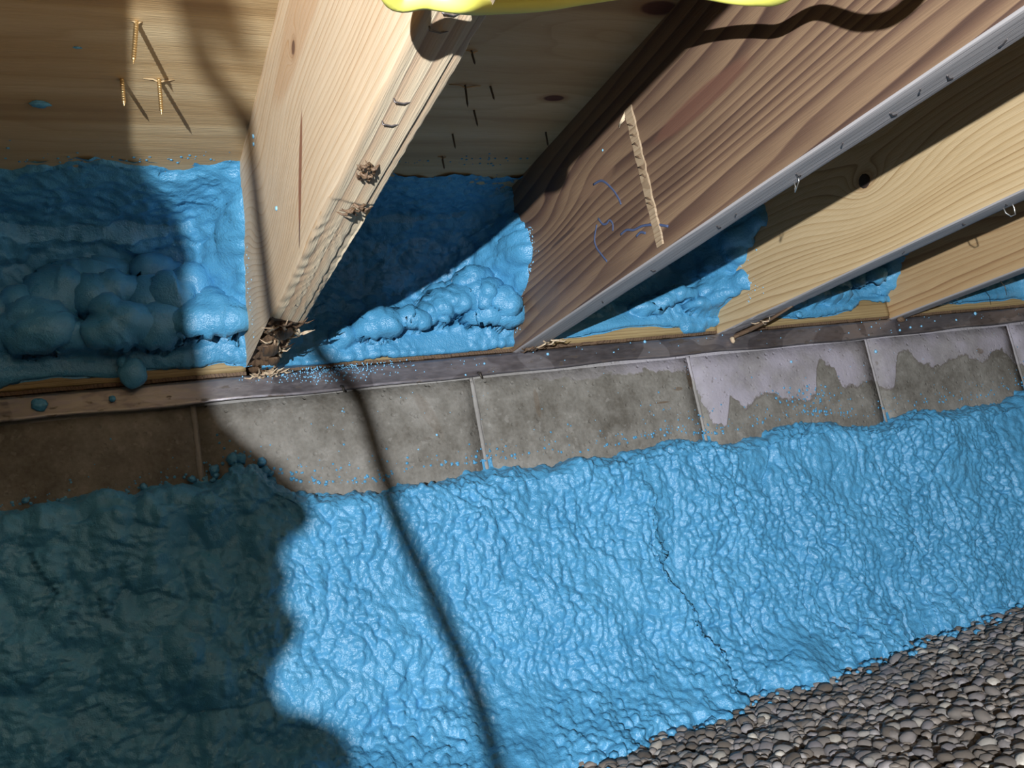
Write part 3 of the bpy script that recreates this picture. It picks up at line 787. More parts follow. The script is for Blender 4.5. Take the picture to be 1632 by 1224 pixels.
def wall_foam():
    xs = np.concatenate([np.arange(-0.98, -0.42, 0.0034), np.arange(-0.42, 1.05, 0.0021), np.arange(1.05, 1.95, 0.0032)])
    nu = len(xs); nv = 270
    s = np.linspace(0, 1, nv)
    U = np.repeat(xs, nv); S = np.tile(s, nu)
    zt = np.interp(U, *zip(*ztop_pts)) + .004
    foot = foam_foot(U) + 0.022 * perlin(np.stack([U * 11, U * 0, U * 0], -1), 64) + 0.012 * perlin(np.stack([U * 37, U * 0, U * 0], -1), 65)
    # base profile: y thickness from the wall, z
    zb = floor_z(U) - 0.030
    Z = zt + (zb - zt) * S
    below = (zt - Z)
    body = -0.046 - 0.010 * sstep(0.05, 0.3, below)
    Yb = 0.010 + (body - 0.010) * sstep(0.0, 0.045, below) ** 0.75
    near = sstep(0.13, 0.0, Z - floor_z(U))
    Y = Yb + (np.minimum(foot, Yb) - Yb) * near ** 1.6 - 0.018 * sstep(0.015, -0.03, Z - floor_z(U))
    # swollen tongue left of the crack near the right foot
    ex = np.interp(-Z, [.10, .16, .33, .394, .486, .527, .6], [.24, .252, .236, .266, .305, .285, .20])
    d = ex - U
    ex2 = ex + 0.020 * perlin(np.stack([U * 22, U * 0, Z * 26], -1), 61) + 0.008 * np.abs(perlin(np.stack([U * 60, U * 0, Z * 60], -1), 62))
    d = ex2 - U
    tong = sstep(-0.005, 0.016, d) * np.exp(-np.clip(d, 0, 1) / 0.16) * sstep(-.15, -.36, Z)
    Y -= (0.026 + .016 * perlin(np.stack([U * 14, U * 0, Z * 14], -1), 63)) * tong
    # broad bulges
    for (bx, bz, sx, sz, A) in ((-0.05, -0.21, .05, .025, .012), (0.60, -0.35, .10, .06, .010), (-0.45, -0.13, .10, .03, .012), (0.95, -.25, .09, .05, .012), (0.75, -0.20, .06, .04, .008), (0.25, -.24, .05, .05, .008), (-.35, -.40, .08, .05, .012)):
        Y -= A * np.exp(-((U - bx) / sx) ** 2 - ((Z - bz) / sz) ** 2)
    P = np.stack([U, Y, Z], -1)
    N = grid_normals(P, nu, nv); N *= np.where(N[:, 1:2] > 0, -1, 1)
    Q = P.copy(); Q[:, 0] += 0.012 * perlin(P * 14, 71); Q[:, 2] += 0.012 * perlin(P * 14, 72)
    A = Q @ np.array([[1.1, 0, .22], [0, 1, 0], [-.22, 0, 0.86]])     # drips run down to the right
    m1 = sstep(-.25, .45, perlin(P * 5.0, 81)); left = 1 - sstep(-.40, -.25, U)
    rightz = sstep(.20, .5, U)
    h = 0.015 * fbm(Q * 6, 3, 82)
    sm = sstep(-.1, .5, perlin(P * 8.0, 94))                      # calmer patches between rough ones
    big = sstep(.1, .6, perlin(P * 4.2, 80)) * (1 - .3 * rightz)
    h += (0.026 * np.maximum(big, left * 1.25)) * dome(A, 19, 83)
    h += 0.0105 * (0.35 + .65 * m1) * dome(A, 46, 84)
    h += 0.0115 * (1 - .6 * sm) * (1 - .35 * left) * dome(A * np.array([1, 1, .9]), 88, 85)
    h += 0.0050 * (1 - .6 * sm) * dome(Q, 150, 92)
    h += 0.0018 * np.abs(fbm(A * np.array([30, 30, 17]), 2, 87)) * (0.3 + .5 * rightz)
    cr = np.abs(perlin(A * np.array([13, 13, 7]), 88)); h -= 0.007 * np.exp(-(cr / .035) ** 2) * sstep(.2, .5, m1) * (.3 + .7 * rightz)
    edge = sstep(0.0, 0.03, below)
    h = h * (0.25 + .75 * edge) - 0.016
    # ragged feathered edge
    rag = 0.0075 * fbm(P * 42, 3, 90) + .007 * np.clip(perlin(P * 12, 91), -1, 1)
    h += rag * (1 - edge) * 1.2
    nf = sstep(0.03, 0.0, Z - floor_z(U)); h += nf * 0.014 * fbm(P * 38, 2, 93)
    P = P + N * h[:, None]
    P[:, 1] = np.minimum(P[:, 1], .003)
    o = link('spray_foam', mesh_np('wall_spray_foam', P, grid_faces(nu, nv)), FOAM, smooth=True)
    return o
wf = wall_foam()
tag(wf, 'broad bumpy bright blue spray foam coat covering the lower block wall down to the gravel', 'spray foam')
def droplets(name, pts, parent, mat=FOAM, normal=(0, -1, 0), flat_=0.6):
    VV = []; FF = []; n0 = 0; ny = np.array(normal, float)
    for k, (x, y, z, r) in enumerate(pts):
        a = IV1 * (1 + 0.25 * perlin(IV1 * 1.7 + k * 3.3, 5)[:, None]) * r
        a = a - np.outer(a @ ny, ny) * (1 - flat_)
        VV.append(a + np.array([x, y, z])); FF.append(IF1 + n0); n0 += len(a)
    o = link(name, mesh_np(name, np.vstack(VV), np.vstack(FF)), mat, parent, smooth=True)
    return tag(o, kind='stuff')
pts = []
for k in range(1500):
    x = rnd.uniform(-.85, 1.5); zt = float(np.interp(x, *zip(*ztop_pts)))
    dens = 1.0 if (-.15 > x > -.3 or .5 < x < .75 or .28 < x < .45) else .45
    if rnd.random() > dens: continue
    e = rnd.expovariate(1 / (.012 if dens < 1 else .020))
    if e > .11: continue
    pts.append((x, 0.0005, zt - .004 + e, rnd.uniform(.0006, .0022) * (1.4 if e < .012 else 1)))
for k in range(60): pts.append((rnd.gauss(.64, .05), 0, rnd.uniform(-.135, -.075), rnd.uniform(.001, .003)))
droplets('foam_droplets', pts, wf)
# foam crumbs lying on the gravel edge
pts = []
for k in range(140):
    x = rnd.uniform(-.02, 1.2); pts.append((x, float(foam_foot(x)) - abs(rnd.gauss(0, .022)) - .005, floor_z(x) + rnd.uniform(.001, .008), rnd.uniform(.002, .0075)))
droplets('foam_crumbs', pts, wf, normal=(0, 0, 1), flat_=.7)
# ragged curls along the top edge by the shadow
def blob(name, c, s, seed, parent, amp=.25, mat=FOAM, fr=1.6):
    V = IV3 * (1 + amp * perlin(IV3 * fr + seed * 1.37, seed)[:, None] + amp * .4 * perlin(IV3 * 5 + seed, seed + 1)[:, None])
    return link(name, mesh_np(name, V * np.array(s) + np.array(c), IF3), mat, parent, smooth=True)
VV = []; FF = []; n0 = 0
for k in range(26):
    x = -.40 + .085 * rnd.random() if k < 16 else rnd.uniform(-.8, -.3); z = float(np.interp(x, *zip(*ztop_pts))) + rnd.uniform(-.012, .002)
    s = rnd.uniform(.003, .008); V = IV * (1 + .6 * perlin(IV * 1.8 + k, k)[:, None]) * s + np.array([x, -.004, z]); VV.append(V); FF.append(IF + n0); n0 += len(V)
tag(link('foam_curls', mesh_np('foam_curls', np.vstack(VV), np.vstack(FF)), FOAM, wf, smooth=True), kind='stuff')

# ------------------------------------------------------------------ foam in the joist bays
def bay_foam(i, res, label, seed, prof, side_l, side_r, big, lip=None, lobes=()):
    x0, x1 = JX[i] + TH - .019, JX[i + 1] + .019
    nu = int((x1 - x0) / res) + 1
    pr = np.array(smooth_path([(a, b, 0) for a, b in prof], 10))[:, :2]
    L = np.concatenate([[0], np.cumsum(np.linalg.norm(np.diff(pr, axis=0), axis=1))]); nv = int(L[-1] / res) + 1
    sv = np.linspace(0, L[-1], nv); py_ = np.interp(sv, L, pr[:, 0]); pz_ = np.interp(sv, L, pr[:, 1])
    U = np.repeat(np.linspace(x0, x1, nu), nv); Y = np.tile(py_, nu); Z = np.tile(pz_, nu); S = np.tile(sv / L[-1], nu)
    dl = np.clip(U - x0 - .012, 0, 1); dr = np.clip(x1 - .012 - U, 0, 1)
    # meniscus climbing along both joists; side curves give y where foam meets the joist face for height z
    zl = np.interp(Z, *side_l); zr = np.interp(Z, *side_r)
    wl = np.exp(-(dl / .035) ** 1.3); wr = np.exp(-(dr / .035) ** 1.3)
    Y = Y + (np.minimum(zl, Y) - Y) * wl; Y = Y + (np.minimum(zr, Y) - Y) * wr
    Y = Y + (1 - sstep(0, .25, S)) * (.030 * perlin(np.stack([U * 9, U * 0, U * 0], -1), seed + 50) + .010 * perlin(np.stack([U * 40, U * 0, U * 0], -1), seed + 51))
    Z = Z + .004 * perlin(np.stack([U * 26, U * 0, U * 0], -1), seed + 52) * sstep(.8, 1, S)
    if lip is not None: Z = Z + lip(U) * sstep(.82, 1.0, S)
    P = np.stack([U, Y, Z], -1)
    Wx = U + .016 * perlin(P * 20, seed + 31) + .006 * perlin(P * 50, seed + 33); Wz = Z + .013 * perlin(P * 20, seed + 32) + .005 * perlin(P * 50, seed + 34)
    for (c, s_, rot) in lobes:
        dx = Wx - c[0]; dz = Wz - c[2]; cr, sr = math.cos(rot), math.sin(rot)
        a = (dx * cr + dz * sr) / s_[0]; b = (-dx * sr + dz * cr) / s_[2]; q = 1 - a * a - b * b
        Y = np.where(q > 0, np.minimum(Y, c[1] + .004 - (s_[1] + .004) * np.sqrt(np.clip(q, 0, 1))), Y)
    P = np.stack([U, Y, Z], -1)
    N = grid_normals(P, nu, nv); N *= np.where((N[:, 1:2] - 0.3 * N[:, 2:3]) > 0, -1, 1)
    Q = P + 0.010 * np.stack([perlin(P * 16, seed + 1), perlin(P * 16, seed + 2), perlin(P * 16, seed + 3)], -1)
    mid = sstep(.0, .35, S) * (1 - sstep(.80, .9, S))
    h = .008 * fbm(Q * 9, 2, seed)
    h += big * (0.3 + .7 * mid) * dome(Q * np.array([.8, 1, 1.2]), 16, seed + 4) * sstep(.1, .6, S)
    h += (.010) * (.25 + .75 * mid) * dome(Q, 34, seed + 5)
    h += .0070 * sstep(.05,.2,S) * np.maximum(wl, wr) * dome(Q, 60, seed + 41) + .0060 * dome(Q, 84, seed + 6) + .0018 * dome(Q, 180, seed + 7) - .006
    h -= .003 * np.exp(-((S - .86) / .012) ** 2)          # crease above the lower band
    ends = sstep(0, .06, S) * (1 - sstep(.95, 1, S)); h *= (.35 + .65 * ends)
    h += (1 - ends) * .006 * fbm(P * 40, 3, seed + 9) - .004 * (1 - ends)
    h = np.where(S > .62, np.maximum(h, .0015), h)
    P = P + N * h[:, None]
    P[:, 2] = np.minimum(P[:, 2], ZT + .003)
    P[:, 2] = np.maximum(P[:, 2], .0395)
    P[:, 1] = np.where((P[:, 2] < ZB + .050) & (P[:, 2] > ZB + .016), np.minimum(P[:, 1], -.001), P[:, 1])
    o = link('spray_foam', mesh_np('bay_spray_foam', P, grid_faces(nu, nv)), FOAM, smooth=True)
    tag(o, label, 'spray foam', 'spray foam filling the joist bays')
    return o
PROF = [(-.172, ZT + .002), (-.13, .258), (-.02, .235), (.035, .20), (.045, .16), (.020, .125), (.000, .100), (-.004, .078), (-.005, .060), (.001, .050), (.03, .044)]
PROF1 = [(-.140, ZT + .002), (-.06, .258), (.01, .235), (.045, .20), (.050, .16), (.035, .12), (.012, .095), (-.002, .078), (-.005, .054), (-.002, .044), (.03, .040)]
PROF2 = [(-.14, ZT + .002), (-.06, .258), (.01, .235), (.045, .20), (.050, .16), (.030, .12), (.014, .100), (.004, .086), (-.005, .066), (-.002, .056), (.03, .050)]
deep = ([.05, .10, .15, .22, .26], [.0, -.05, -.095, -.145, -.165])
def lip0(U): return .012 * sstep(-.50, -.46, U) * (1 - sstep(-.43, -.38, U)) + .006 * np.sin(U * 30)
LOBES0 = (((-.640, -.008, .100), (.036, .026, .022), .1), ((-.585, -.014, .108), (.040, .032, .024), -.25), ((-.535, -.010, .096), (.030, .026, .018), .3), ((-.490, -.020, .106), (.038, .030, .024), .1), ((-.440, -.014, .098), (.028, .026, .020), -.4), ((-.385, -.030, .104), (.034, .034, .024), .25), ((-.345, -.035, .098), (.018, .026, .020), 0),
    ((-.610, .002, .145), (.034, .028, .020), .4), ((-.555, .006, .156), (.028, .026, .020), -.3), ((-.500, .000, .150), (.036, .030, .018), .2), ((-.445, .004, .146), (.026, .024, .018), 0), ((-.400, -.008, .152), (.024, .026, .022), .5), ((-.52, .02, .195), (.05, .02, .018), .1), ((-.43, .015, .190), (.03, .02, .016), -.2))
b0 = bay_foam(0, .0034, 'dark shadowed lumpy blue foam filling the leftmost joist bay, left of the splintered joist', 100, PROF, ([.05, .15, .26], [-.02, -.12, -.20]), ([.05, .10, .15, .22, .27], [-.003, -.04, -.085, -.145, -.19]), .030, lip0, lobes=LOBES0)
def lip1(U): return .005 * np.sin((U + .3) * 18) - .012 * (1 - sstep(-.25, -.12, U))
LOBES1 = (((-.118, -.014, .084), (.046, .030, .019), .12), ((-.088, -.026, .080), (.018, .018, .013), 0), ((-.022, -.024, .106), (.052, .034, .023), .12), ((.020, -.040, .112), (.022, .026, .019), .3), ((-.062, -.022, .102), (.020, .024, .015), -.5),
                               ((-.045, -.036, .086), (.010, .012, .009), 0), ((.030, -.030, .083), (.016, .018, .015), 0), ((.054, -.030, .078), (.015, .02, .018), 0), ((.048, -.048, .102), (.012, .014, .013), .3), ((.012, -.025, .082), (.010, .012, .011), 0), ((-.19, -.0, .072), (.026, .018, .012), .1),
                               ((.015, -.03, .140), (.022, .024, .014), .3), ((-.03, .0, .135), (.024, .022, .012), .2))
b1 = bay_foam(1, .0026, 'glossy blobby blue foam filling the bay between the splintered and the dark brown joist', 200, PROF1, ([.05, .15, .26], [-.0, -.06, -.10]), ([.05, .07, .105, .127, .16, .183, .232, .27], [.0, -.015, -.038, -.085, -.105, -.108, -.080, -.10]), .020, lip1, lobes=LOBES1)
def lip2(U): return .006 * np.sin((U) * 22 + 1) - .018 * sstep(.395, .41, U) * (1 - sstep(.44, .455, U))
LOBES2 = (((.405, -.020, .098), (.030, .020, .012), .15), ((.435, -.024, .078), (.018, .016, .016), 0), ((.360, -.010, .098), (.030, .018, .010), .1), ((.33, -.005, .086), (.026, .014, .008), 0))
b2 = bay_foam(2, .0028, 'blue foam wedge in the bay between the brown joist and the knotted joist', 300, PROF2, ([.05, .15, .26], [-.0, -.06, -.12]), ([.06, .07, .085, .103, .13, .16, .175, .27], [.01, -.015, -.10, -.10, -.06, -.13, -.18, -.18]), .014, lip2, lobes=LOBES2)
def lip3(U): return .022 * sstep(.79, .82, U) + .006 * np.sin(U * 25)
LOBES3 = (((.700, -.010, .080), (.022, .018, .013), .1), ((.735, -.012, .082), (.020, .018, .013), 0), ((.765, -.010, .086), (.018, .016, .011), 0), ((.67, -.004, .078), (.02, .016, .012), 0), ((.81, -.010, .108), (.022, .018, .011), .2), ((.85, -.022, .112), (.022, .022, .011), .3), ((.765, -.0, .106), (.025, .018, .010), .2))
b3 = bay_foam(3, .0036, 'small blue foam folds in the bay between the knotted and the narrow tan joist', 400, PROF2, ([.05, .15, .26], [-.0, -.06, -.12]), ([.06, .08, .094, .12, .17, .27], [.02, .007, -.018, -.04, -.12, -.17]), .014, lip3, lobes=LOBES3)
b4 = bay_foam(4, .0045, 'thin strip of blue foam at the far right, past the narrow tan joist', 500, PROF2, ([.05, .15, .26], [-.0, -.06, -.12]), ([.05, .15, .26], [-.0, -.06, -.12]), .014)
b5 = bay_foam(5, .008, 'blue foam in the last bay beyond the right edge', 600, PROF2, ([.05, .15, .26], [-.0, -.06, -.12]), ([.05, .15, .26], [-.0, -.06, -.12]), .014)
# drip of foam hanging over the sill on the left, and dabs stuck to the strip
d = MB()
o = blob('foam_drip', (-.477, -.018, .046), (.0175, .012, .021), 31, b0, .16)
d.tube([(-.486, -.010, .072), (-.489, -.014, .064), (-.486, -.016, .056), (-.480, -.018, .050)], [.004, .007, .0075, .006], 10)
d.build('foam_drip', FOAM, b0, True)
blob('foam_dab', (-.589, -.007, .018), (.010, .005, .008), 35, sh, .3); blob('foam_dab', (-.505, -.006, .017), (.004, .003, .004), 36, sh, .3)
blob('foam_dab', (.654, -.012, .054), (.007, .005, .006), 37, sh, .3)
blob('foam_dab', (-.545, -.305, ZT - .002), (.009, .005, .003), 38, ceil_o, .4); blob('foam_dab', (-.505, -.412, ZT - .002), (.004, .0012, .001), 39, ceil_o, .4)
pts = []
for k in range(520):
    x = rnd.gauss(-.225, .055) if k < 430 else rnd.uniform(-.3, 1.35)
    z = .036 - abs(rnd.gauss(0, .014)) if k < 430 else rnd.uniform(.004, .034)
    if z < .001 or x > 1.3 or x < -.345: continue
    pts.append((x, -.0052, z, rnd.uniform(.0005, .0014)))
for (x, z, r) in ((.132, .024, .003), (.021, .018, .002), (.317, .030, .003), (-.013, .003, .002), (.829, .02, .002), (.523, .03, .0015), (.93, .012, .0028), (.96, .012, .0025), (1.0, .02, .002), (1.06, .018, .003), (1.02, .005, .002), (.90, .008, .003), (1.12, .028, .004)):
    pts.append((x, -.0055, z, r))
droplets('foam_specks', pts, sh, SPECK)
droplets('foam_specks', [(0.0, -.36, .197 - zz, .002)] + [(-.0003, float(np.interp(z, [.05, .07, .105, .127, .16, .183, .232], [-.0, -.02, -.042, -.092, -.115, -.118, -.09])) - .006 - rnd.expovariate(1 / .007), z - zz, rnd.uniform(.0005, .0016)) for z in [rnd.uniform(.06, .19) for _ in range(110)]], joists[2], SPECK, (1, 0, 0), .5)
droplets('foam_specks', [(-.0006, -.290, .243 - zz, .0032), (-.0006, -.285, .236 - zz, .0026), (-.0006, -.36, .125 - zz, .003)] + [(-.0003, -.10 - abs(rnd.gauss(0, .02)), rnd.uniform(.05, .22) - zz, rnd.uniform(.0005, .0015)) for _ in range(50)], joists[1], SPECK, (1, 0, 0), .5)
droplets('foam_specks', [(-.0003, -.09 - abs(rnd.gauss(0, .02)), rnd.uniform(.06, .16) - zz, rnd.uniform(.0005, .0018)) for _ in range(50)], joists[3], SPECK, (1, 0, 0), .5)
pts = [(rnd.uniform(-.64, .07), -.10 - .07 * (rnd.random() < .5) - abs(rnd.gauss(0, .018)), ZT - .0003, rnd.uniform(.0006, .0022)) for _ in range(260)]
pts = [p for p in pts if not (-.34 < p[0] < -.29) and (p[1] < -.165 or p[0] > -.29)]
droplets('foam_specks', pts, ceil_o, FOAM, (0, 0, 1), .6)
pts = []
for (x, z, r) in ((-.073, -.082, .0022), (-.208, -.031, .0015), (-.105, -.1, .0015), (.62, -.03, .003), (.829, -.028, .004), (-.36, -.07, .002), (.35, -.12, .002)): pts.append((x, -.0008, z, r))
for k in range(70): pts.append((rnd.uniform(-.3, 1.2), -.0002, rnd.uniform(-.12, -.01), rnd.uniform(.0004, .001)))
droplets('foam_specks', pts, wall_o, SPECK)

# ------------------------------------------------------------------ yellow cord sagging under the joists
cp = [(-0.7000, -1.3000, 0.1000), (-0.5000, -1.2500, 0.0300), (-0.4200, -1.0400, 0.0240), (-0.3850, -0.9350, 0.0235), (-0.3651, -0.8698, 0.0190), (-0.3456, -0.8684, 0.0190), (-0.3224, -0.8661, 0.0195), (-0.2664, -0.8008, 0.0684), (-0.2061, -0.7546, 0.1068), (-0.1405, -0.7142, 0.1459), (-0.0824, -0.7103, 0.1604), (-0.0375, -0.7167, 0.1587), (-0.0084, -0.7228, 0.1520), (0.0019, -0.7395, 0.1397), (-0.0012, -0.7710, 0.1210), (-0.0252, -0.8393, 0.0998), (-0.0974, -0.9553, 0.0371), (-0.1284, -1.0252, 0.0176), (-0.1284, -1.0900, 0.0480), (-0.0500, -1.1500, 0.0260)]
mb = MB(); mb.tube(smooth_path(cp, 8), .0058, 14)
yc = mb.build('extension_cord', YEL, None, True)
tag(yc, 'bright yellow extension cord sagging across the top of the picture under the joists', 'cord')
# ------------------------------------------------------------------ black cable hanging out of frame in front of the work light
Sp = [(-.55, -1.05, .268), (-.45, -.66, .268), (-.412, -.494, .268), (-.386, -.382, .268), (-.345, -.30, .268), (-.332, -.257, .233), (-.332, -.245, .12), (-.300, -.17, .040), (-.182, 0, -.011), (-.162, 0, -.124), (-.155, -.055, -.253), (-.115, -.06, -.388), (-.072, -.06, -.545)]
kk = 0.34
cb = [LP + kk * (np.array(q) - LP) for q in Sp]
cb = [np.array((-.90, -1.62, ZT - .004)), np.array((-.86, -1.60, .16))] + cb[1:] + [np.array((-.60, -1.20, -.47)), np.array((-.62, -1.12, -.535)), np.array((-.80, -1.0, -.538))]
mb = MB(); mb.tube(smooth_path(cb, 8), .0042, 10)
tag(mb.build('hanging_cable', BLACK, None, True), 'thin black cable hanging outside the frame, casting the long curved shadow line', 'cable')

# ------------------------------------------------------------------ work light on a small tripod (outside the frame)
wl = bpy.data.objects.new('work_light', None); COL.objects.link(wl); wl.location = (LP[0] - .05, LP[1] - .03, ZF)
tag(wl, 'small black tripod work light standing on the gravel outside the frame at left', 'work light')
hx = Vector((0, 0, LP[2] - ZF)); fw = Vector((1.0, .55, .05)).normalized(); qr = fw.to_track_quat('Y', 'Z').to_matrix()
mb = MB(); mb.box(hx + Vector((-.03, -.017, 0)), (.10, .035, .07), qr); mb.build('housing', BLACK, wl, bevel=.004)
mb = MB(); mb.box(hx + Vector((-.012, -.0065, 0)), (.085, .004, .055), qr); mb.build('lens', flat('lamp_lens', (.8, .8, .8), .2), wl)
mb = MB(); mb.tube([(-.03, -.017, .10), (-.03, -.017, hx.z - .034)], .008, 12); mb.build('pole', BLACK, wl, True)
for k in range(3):
    a = k * 2.09 + .4; mb = MB(); mb.tube([(-.03, -.017, .11), (-.03 + .13 * math.cos(a), -.017 + .13 * math.sin(a), .0)], .006, 8); mb.build('leg', BLACK, wl, True)

# ------------------------------------------------------------------ the person whose shadow falls on the wall (outside the frame)
def person():
    fwd = Vector((.94, -.35, 0)).normalized(); sd = Vector((.35, .94, 0)).normalized()   # facing, shoulder line
    C0 = Vector((-.865, -1.24, -.385))
    V = []; Ed = []; Rr = []
    def v(p, r, par=None):
        V.append(tuple(p)); Rr.append(r)
        if par is not None: Ed.append((par, len(V) - 1))
        return len(V) - 1
    pel = v(C0 - fwd * .47 + Vector((0, 0, -.035)), (.125, .105)); wst = v(C0 - fwd * .28 + Vector((0, 0, -.02)), (.125, .10), pel)
    ch = v(C0 - fwd * .08 + Vector((0, 0, -.005)), (.125, .105), wst); nb = v(C0 + fwd * .02 + Vector((0, 0, .05)), (.068, .068), ch)
    nk = v(Vector((-.848, -1.242, -.275)), (.050, .050), nb)
    hands = []
    for s in (-1, 1):
        sh_ = v(C0 - fwd * .03 + sd * .145 * s + Vector((0, 0, .01)), (.058, .058), ch)
        el = v(C0 + fwd * .085 + sd * .165 * s + Vector((0, 0, -.125)), (.043, .043), sh_)
        wr = v(C0 + fwd * .27 + sd * .10 * s + Vector((0, 0, -.135)), (.028, .024), el)
        hands.append((Vector(V[wr]), fwd * .95 - sd * .25 * s, s))
        hp = v(C0 - fwd * .52 + sd * .095 * s + Vector((0, 0, -.05)), (.09, .085), pel)
        kn = v(C0 - fwd * .92 + sd * .13 * s + Vector((0, 0, -.10)), (.06, .055), hp)
        an = v(C0 - fwd * 1.30 + sd * .12 * s + Vector((0, 0, -.115)), (.042, .04), kn)
        v(C0 - fwd * 1.46 + sd * .15 * s + Vector((0, 0, -.125)), (.038, .045), an)
    me = bpy.data.meshes.new('p'); me.from_pydata(V, Ed, []); me.update()
    o = bpy.data.objects.new('p', me); COL.objects.link(o)
    md = o.modifiers.new('s', 'SKIN'); sb = o.modifiers.new('u', 'SUBSURF'); sb.levels = 2
    for k, sv in enumerate(me.skin_vertices[0].data): sv.radius = Rr[k]; sv.use_root = (k == 0)
    parts = [o]
    # head: an ellipsoid sculpted into a face, facing fwd
    bm = bmesh.new(); bmesh.ops.create_icosphere(bm, subdivisions=5, radius=1.0); hv = np.array([q.co[:] for q in bm.verts]); hf = np.array([[q.index for q in f.verts] for f in bm.faces]); bm.free()
    fx, sx, z = hv[:, 0], hv[:, 1], hv[:, 2]
    Z = z * .130; Sx = sx * .074; jaw = sstep(0.1, -1.0, z); Sx = Sx * (1 - .30 * jaw)
    # face profile: distance forward of the head centre by height
    prof = np.interp(Z, [-.14, -.128, -.120, -.112, -.106, -.100, -.094, -.088, -.082, -.074, -.062, -.045, -.030, -.012, .02, .07, .095, .115, .13],
                     [.074, .092, .101, .104, .097, .098, .103, .098, .099, .115, .109, .097, .082, .075, .076, .076, .064, .044, .02])
    side = np.sqrt(np.clip(1 - (Sx / (.0745 * (1 - .30 * jaw))) ** 2, 0, 1))
    base = np.minimum(prof, .096 - .02 * jaw) * side ** .8
    nose = np.clip(prof - .082, 0, 1) * np.exp(-(Sx / .015) ** 2) * (Z < -.03) * (Z > -.086)
    lips = np.clip(prof - .09, 0, 1) * np.exp(-(Sx / .03) ** 2)
    base2 = np.where((Z < -.03) & (Z > -.086), np.minimum(prof, .084) * side ** .8 + nose, base + 0 * lips)
    mid = np.exp(-(Sx / .02) ** 2) * (Z < .1)
    base2 = base2 * (1 - mid) + prof * mid * 1.0
    X = np.where(fx > 0, np.minimum(base2, prof), fx * .090)
    for s in (-.031, .031): X -= .010 * np.exp(-((Sx - s) / .014) ** 2 - ((Z + .012) / .012) ** 2) * (fx > 0)
    for s in (-1, 1):
        ear = np.exp(-((X - .0) / .016) ** 2 - ((Z + .03) / .03) ** 2) * (sx * s > .6); Sx = Sx + s * .012 * ear
    hc = Vector((-.846, -1.242, -.175))
    HV = [hc + fwd * float(a) + sd * float(b) + Vector((0, 0, float(c))) for a, b, c in zip(X, Sx, Z)]
    me2 = mesh_np('h', [tuple(q) for q in HV], hf); parts.append(link('h', me2))
    mb = MB(); q = hc + fwd * .035 + Vector((0, 0, -.138)); mb.add([q + fwd * a * .056 + sd * b * .055 + Vector((0, 0, c * .045)) for a, b, c in IV3.tolist()], IF3.tolist()); parts.append(mb.build('ch', None))
    mb = MB(); q = hc + fwd * .044 + Vector((0, 0, -.212)); bx_ = lambda t: math.copysign(abs(t) ** .6, t)
    q = hc + fwd * .034 + Vector((0, 0, -.191)); mb.add([q + fwd * bx_(a) * .086 + sd * b * .085 + Vector((0, 0, bx_(c) * .050)) for a, b, c in IV3.tolist()], IF3.tolist()); parts.append(mb.build('ch', None))
    for (w, dr, s) in hands:
        mb = MB(); dr = dr.normalized(); lat = Vector((0, 0, 1)).cross(dr).normalized()
        mb.tube([w - dr * .02, w + dr * .02, w + dr * .06, w + dr * .085], [.020, .028, .034, .030], 12)
        for k, (off, L) in enumerate(((-.030, .062), (-.010, .075), (.010, .070), (.029, .055))):
            b = w + dr * .075 + lat * off
            mb.tube([b - dr * .02, b + dr * L * .45 + Vector((0, 0, .003)), b + dr * L * .8 + Vector((0, 0, -.006)), b + dr * L + Vector((0, 0, -.014))], [.010, .009, .008, .006], 8)
        b = w + dr * .02 + lat * (-.026 * s)
        mb.tube([b, b - lat * .022 * s + dr * .025, b - lat * .026 * s + dr * .058], [.012, .010, .007], 8)
        parts.append(mb.build('hd', None))
    dg = bpy.context.evaluated_depsgraph_get(); VV = []; FF = []; n = 0
    bmj = bmesh.new()
    for q in parts:
        ev = q.evaluated_get(dg); mm = bpy.data.meshes.new_from_object(ev); bmj.from_mesh(mm); bpy.data.meshes.remove(mm)
    for q in parts: bpy.data.objects.remove(q)
    jm = bpy.data.meshes.new('person'); bmj.to_mesh(jm); bmj.free()
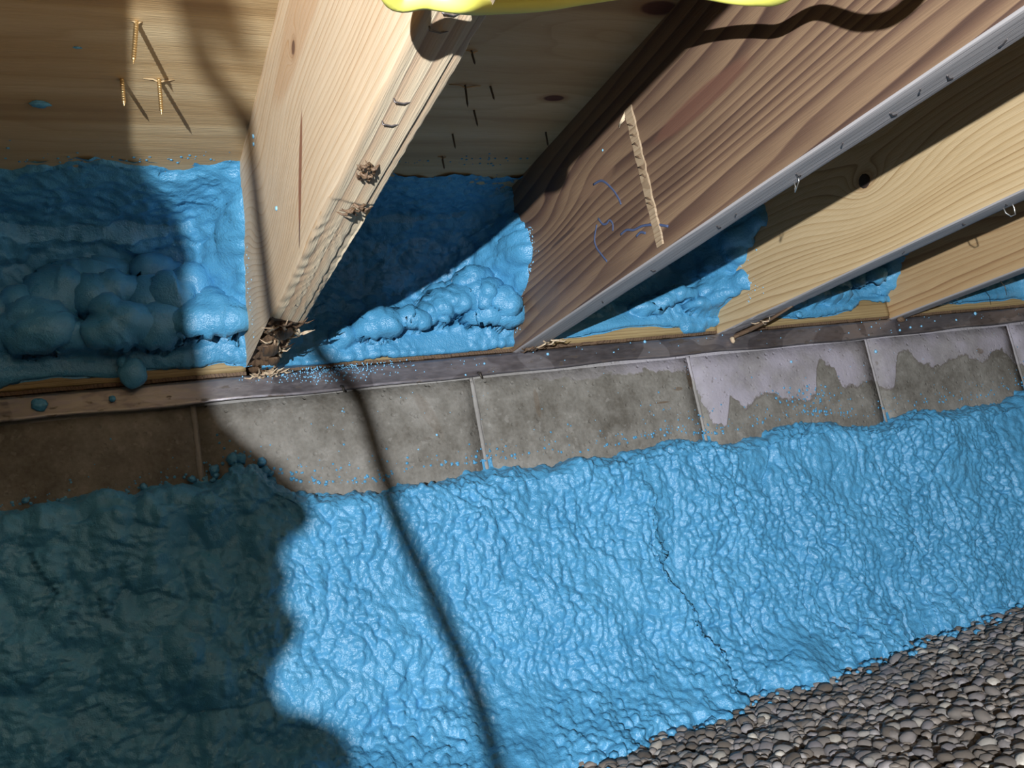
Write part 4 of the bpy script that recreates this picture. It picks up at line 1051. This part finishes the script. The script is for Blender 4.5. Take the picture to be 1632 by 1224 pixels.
    t = bpy.data.objects.new('t', jm); COL.objects.link(t); rm = t.modifiers.new('r', 'REMESH'); rm.mode = 'VOXEL'; rm.voxel_size = .0042; rm.use_smooth_shade = True
    dg = bpy.context.evaluated_depsgraph_get(); dg.update(); fm = bpy.data.meshes.new_from_object(t.evaluated_get(dg)); bpy.data.objects.remove(t)
    skin = Mat('skin', .5); skin.color((.52, .32, .23)); cloth = Mat('dark_coverall', .85); cloth.color((.035, .04, .05)); cloth.bump(cloth.noise(20, detail=3), .006)
    fm.materials.clear(); fm.materials.append(cloth.m); fm.materials.append(skin.m)
    cen = np.zeros(len(fm.polygons) * 3, np.float32); fm.polygons.foreach_get('center', cen); cen = cen.reshape(-1, 3)
    hd = (cen[:, 2] > -.318) & (np.hypot(cen[:, 0] + .846, cen[:, 1] + 1.245) < .13)
    for (w, dr, s) in hands: hd |= ((cen - np.array(w)) @ np.array(dr.normalized()) > .005) & (np.linalg.norm(cen - np.array(w), axis=1) < .19)
    fm.polygons.foreach_set('material_index', hd.astype(np.int32)); fm.polygons.foreach_set('use_smooth', [True] * len(fm.polygons))
    p = bpy.data.objects.new('person', fm); COL.objects.link(p)
    tag(p, 'person in dark coverall lying on elbows outside the frame, casting the big shadow', 'person')
    # hair cap, eyes
    m = (z > .12) & ((fx < .45) | (z > .62)) ; keep = m[hf].all(1)
    hv2 = [hc + fwd * float(a * 1.05) + sd * float(b * 1.06) + Vector((0, 0, float(c * 1.04))) for a, b, c in zip(X, Sx, Z)]
    me3 = mesh_np('hair', [tuple(q) for q in hv2], hf[keep]); ho = link('hair', me3, flat('dark_hair', (.03, .02, .012), .7), p, smooth=True)
    sm = ho.modifiers.new('s', 'SOLIDIFY'); sm.thickness = .006; sm.offset = -1
    for s in (-.031, .031):
        c = hc + fwd * .060 + sd * s + Vector((0, 0, -.012)); link('eye', mesh_np('eye', [tuple(c + Vector(q) * .0115) for q in IV3.tolist()], IF3), flat('eye_white', (.8, .8, .78), .2), p, smooth=True)
    return p
person()
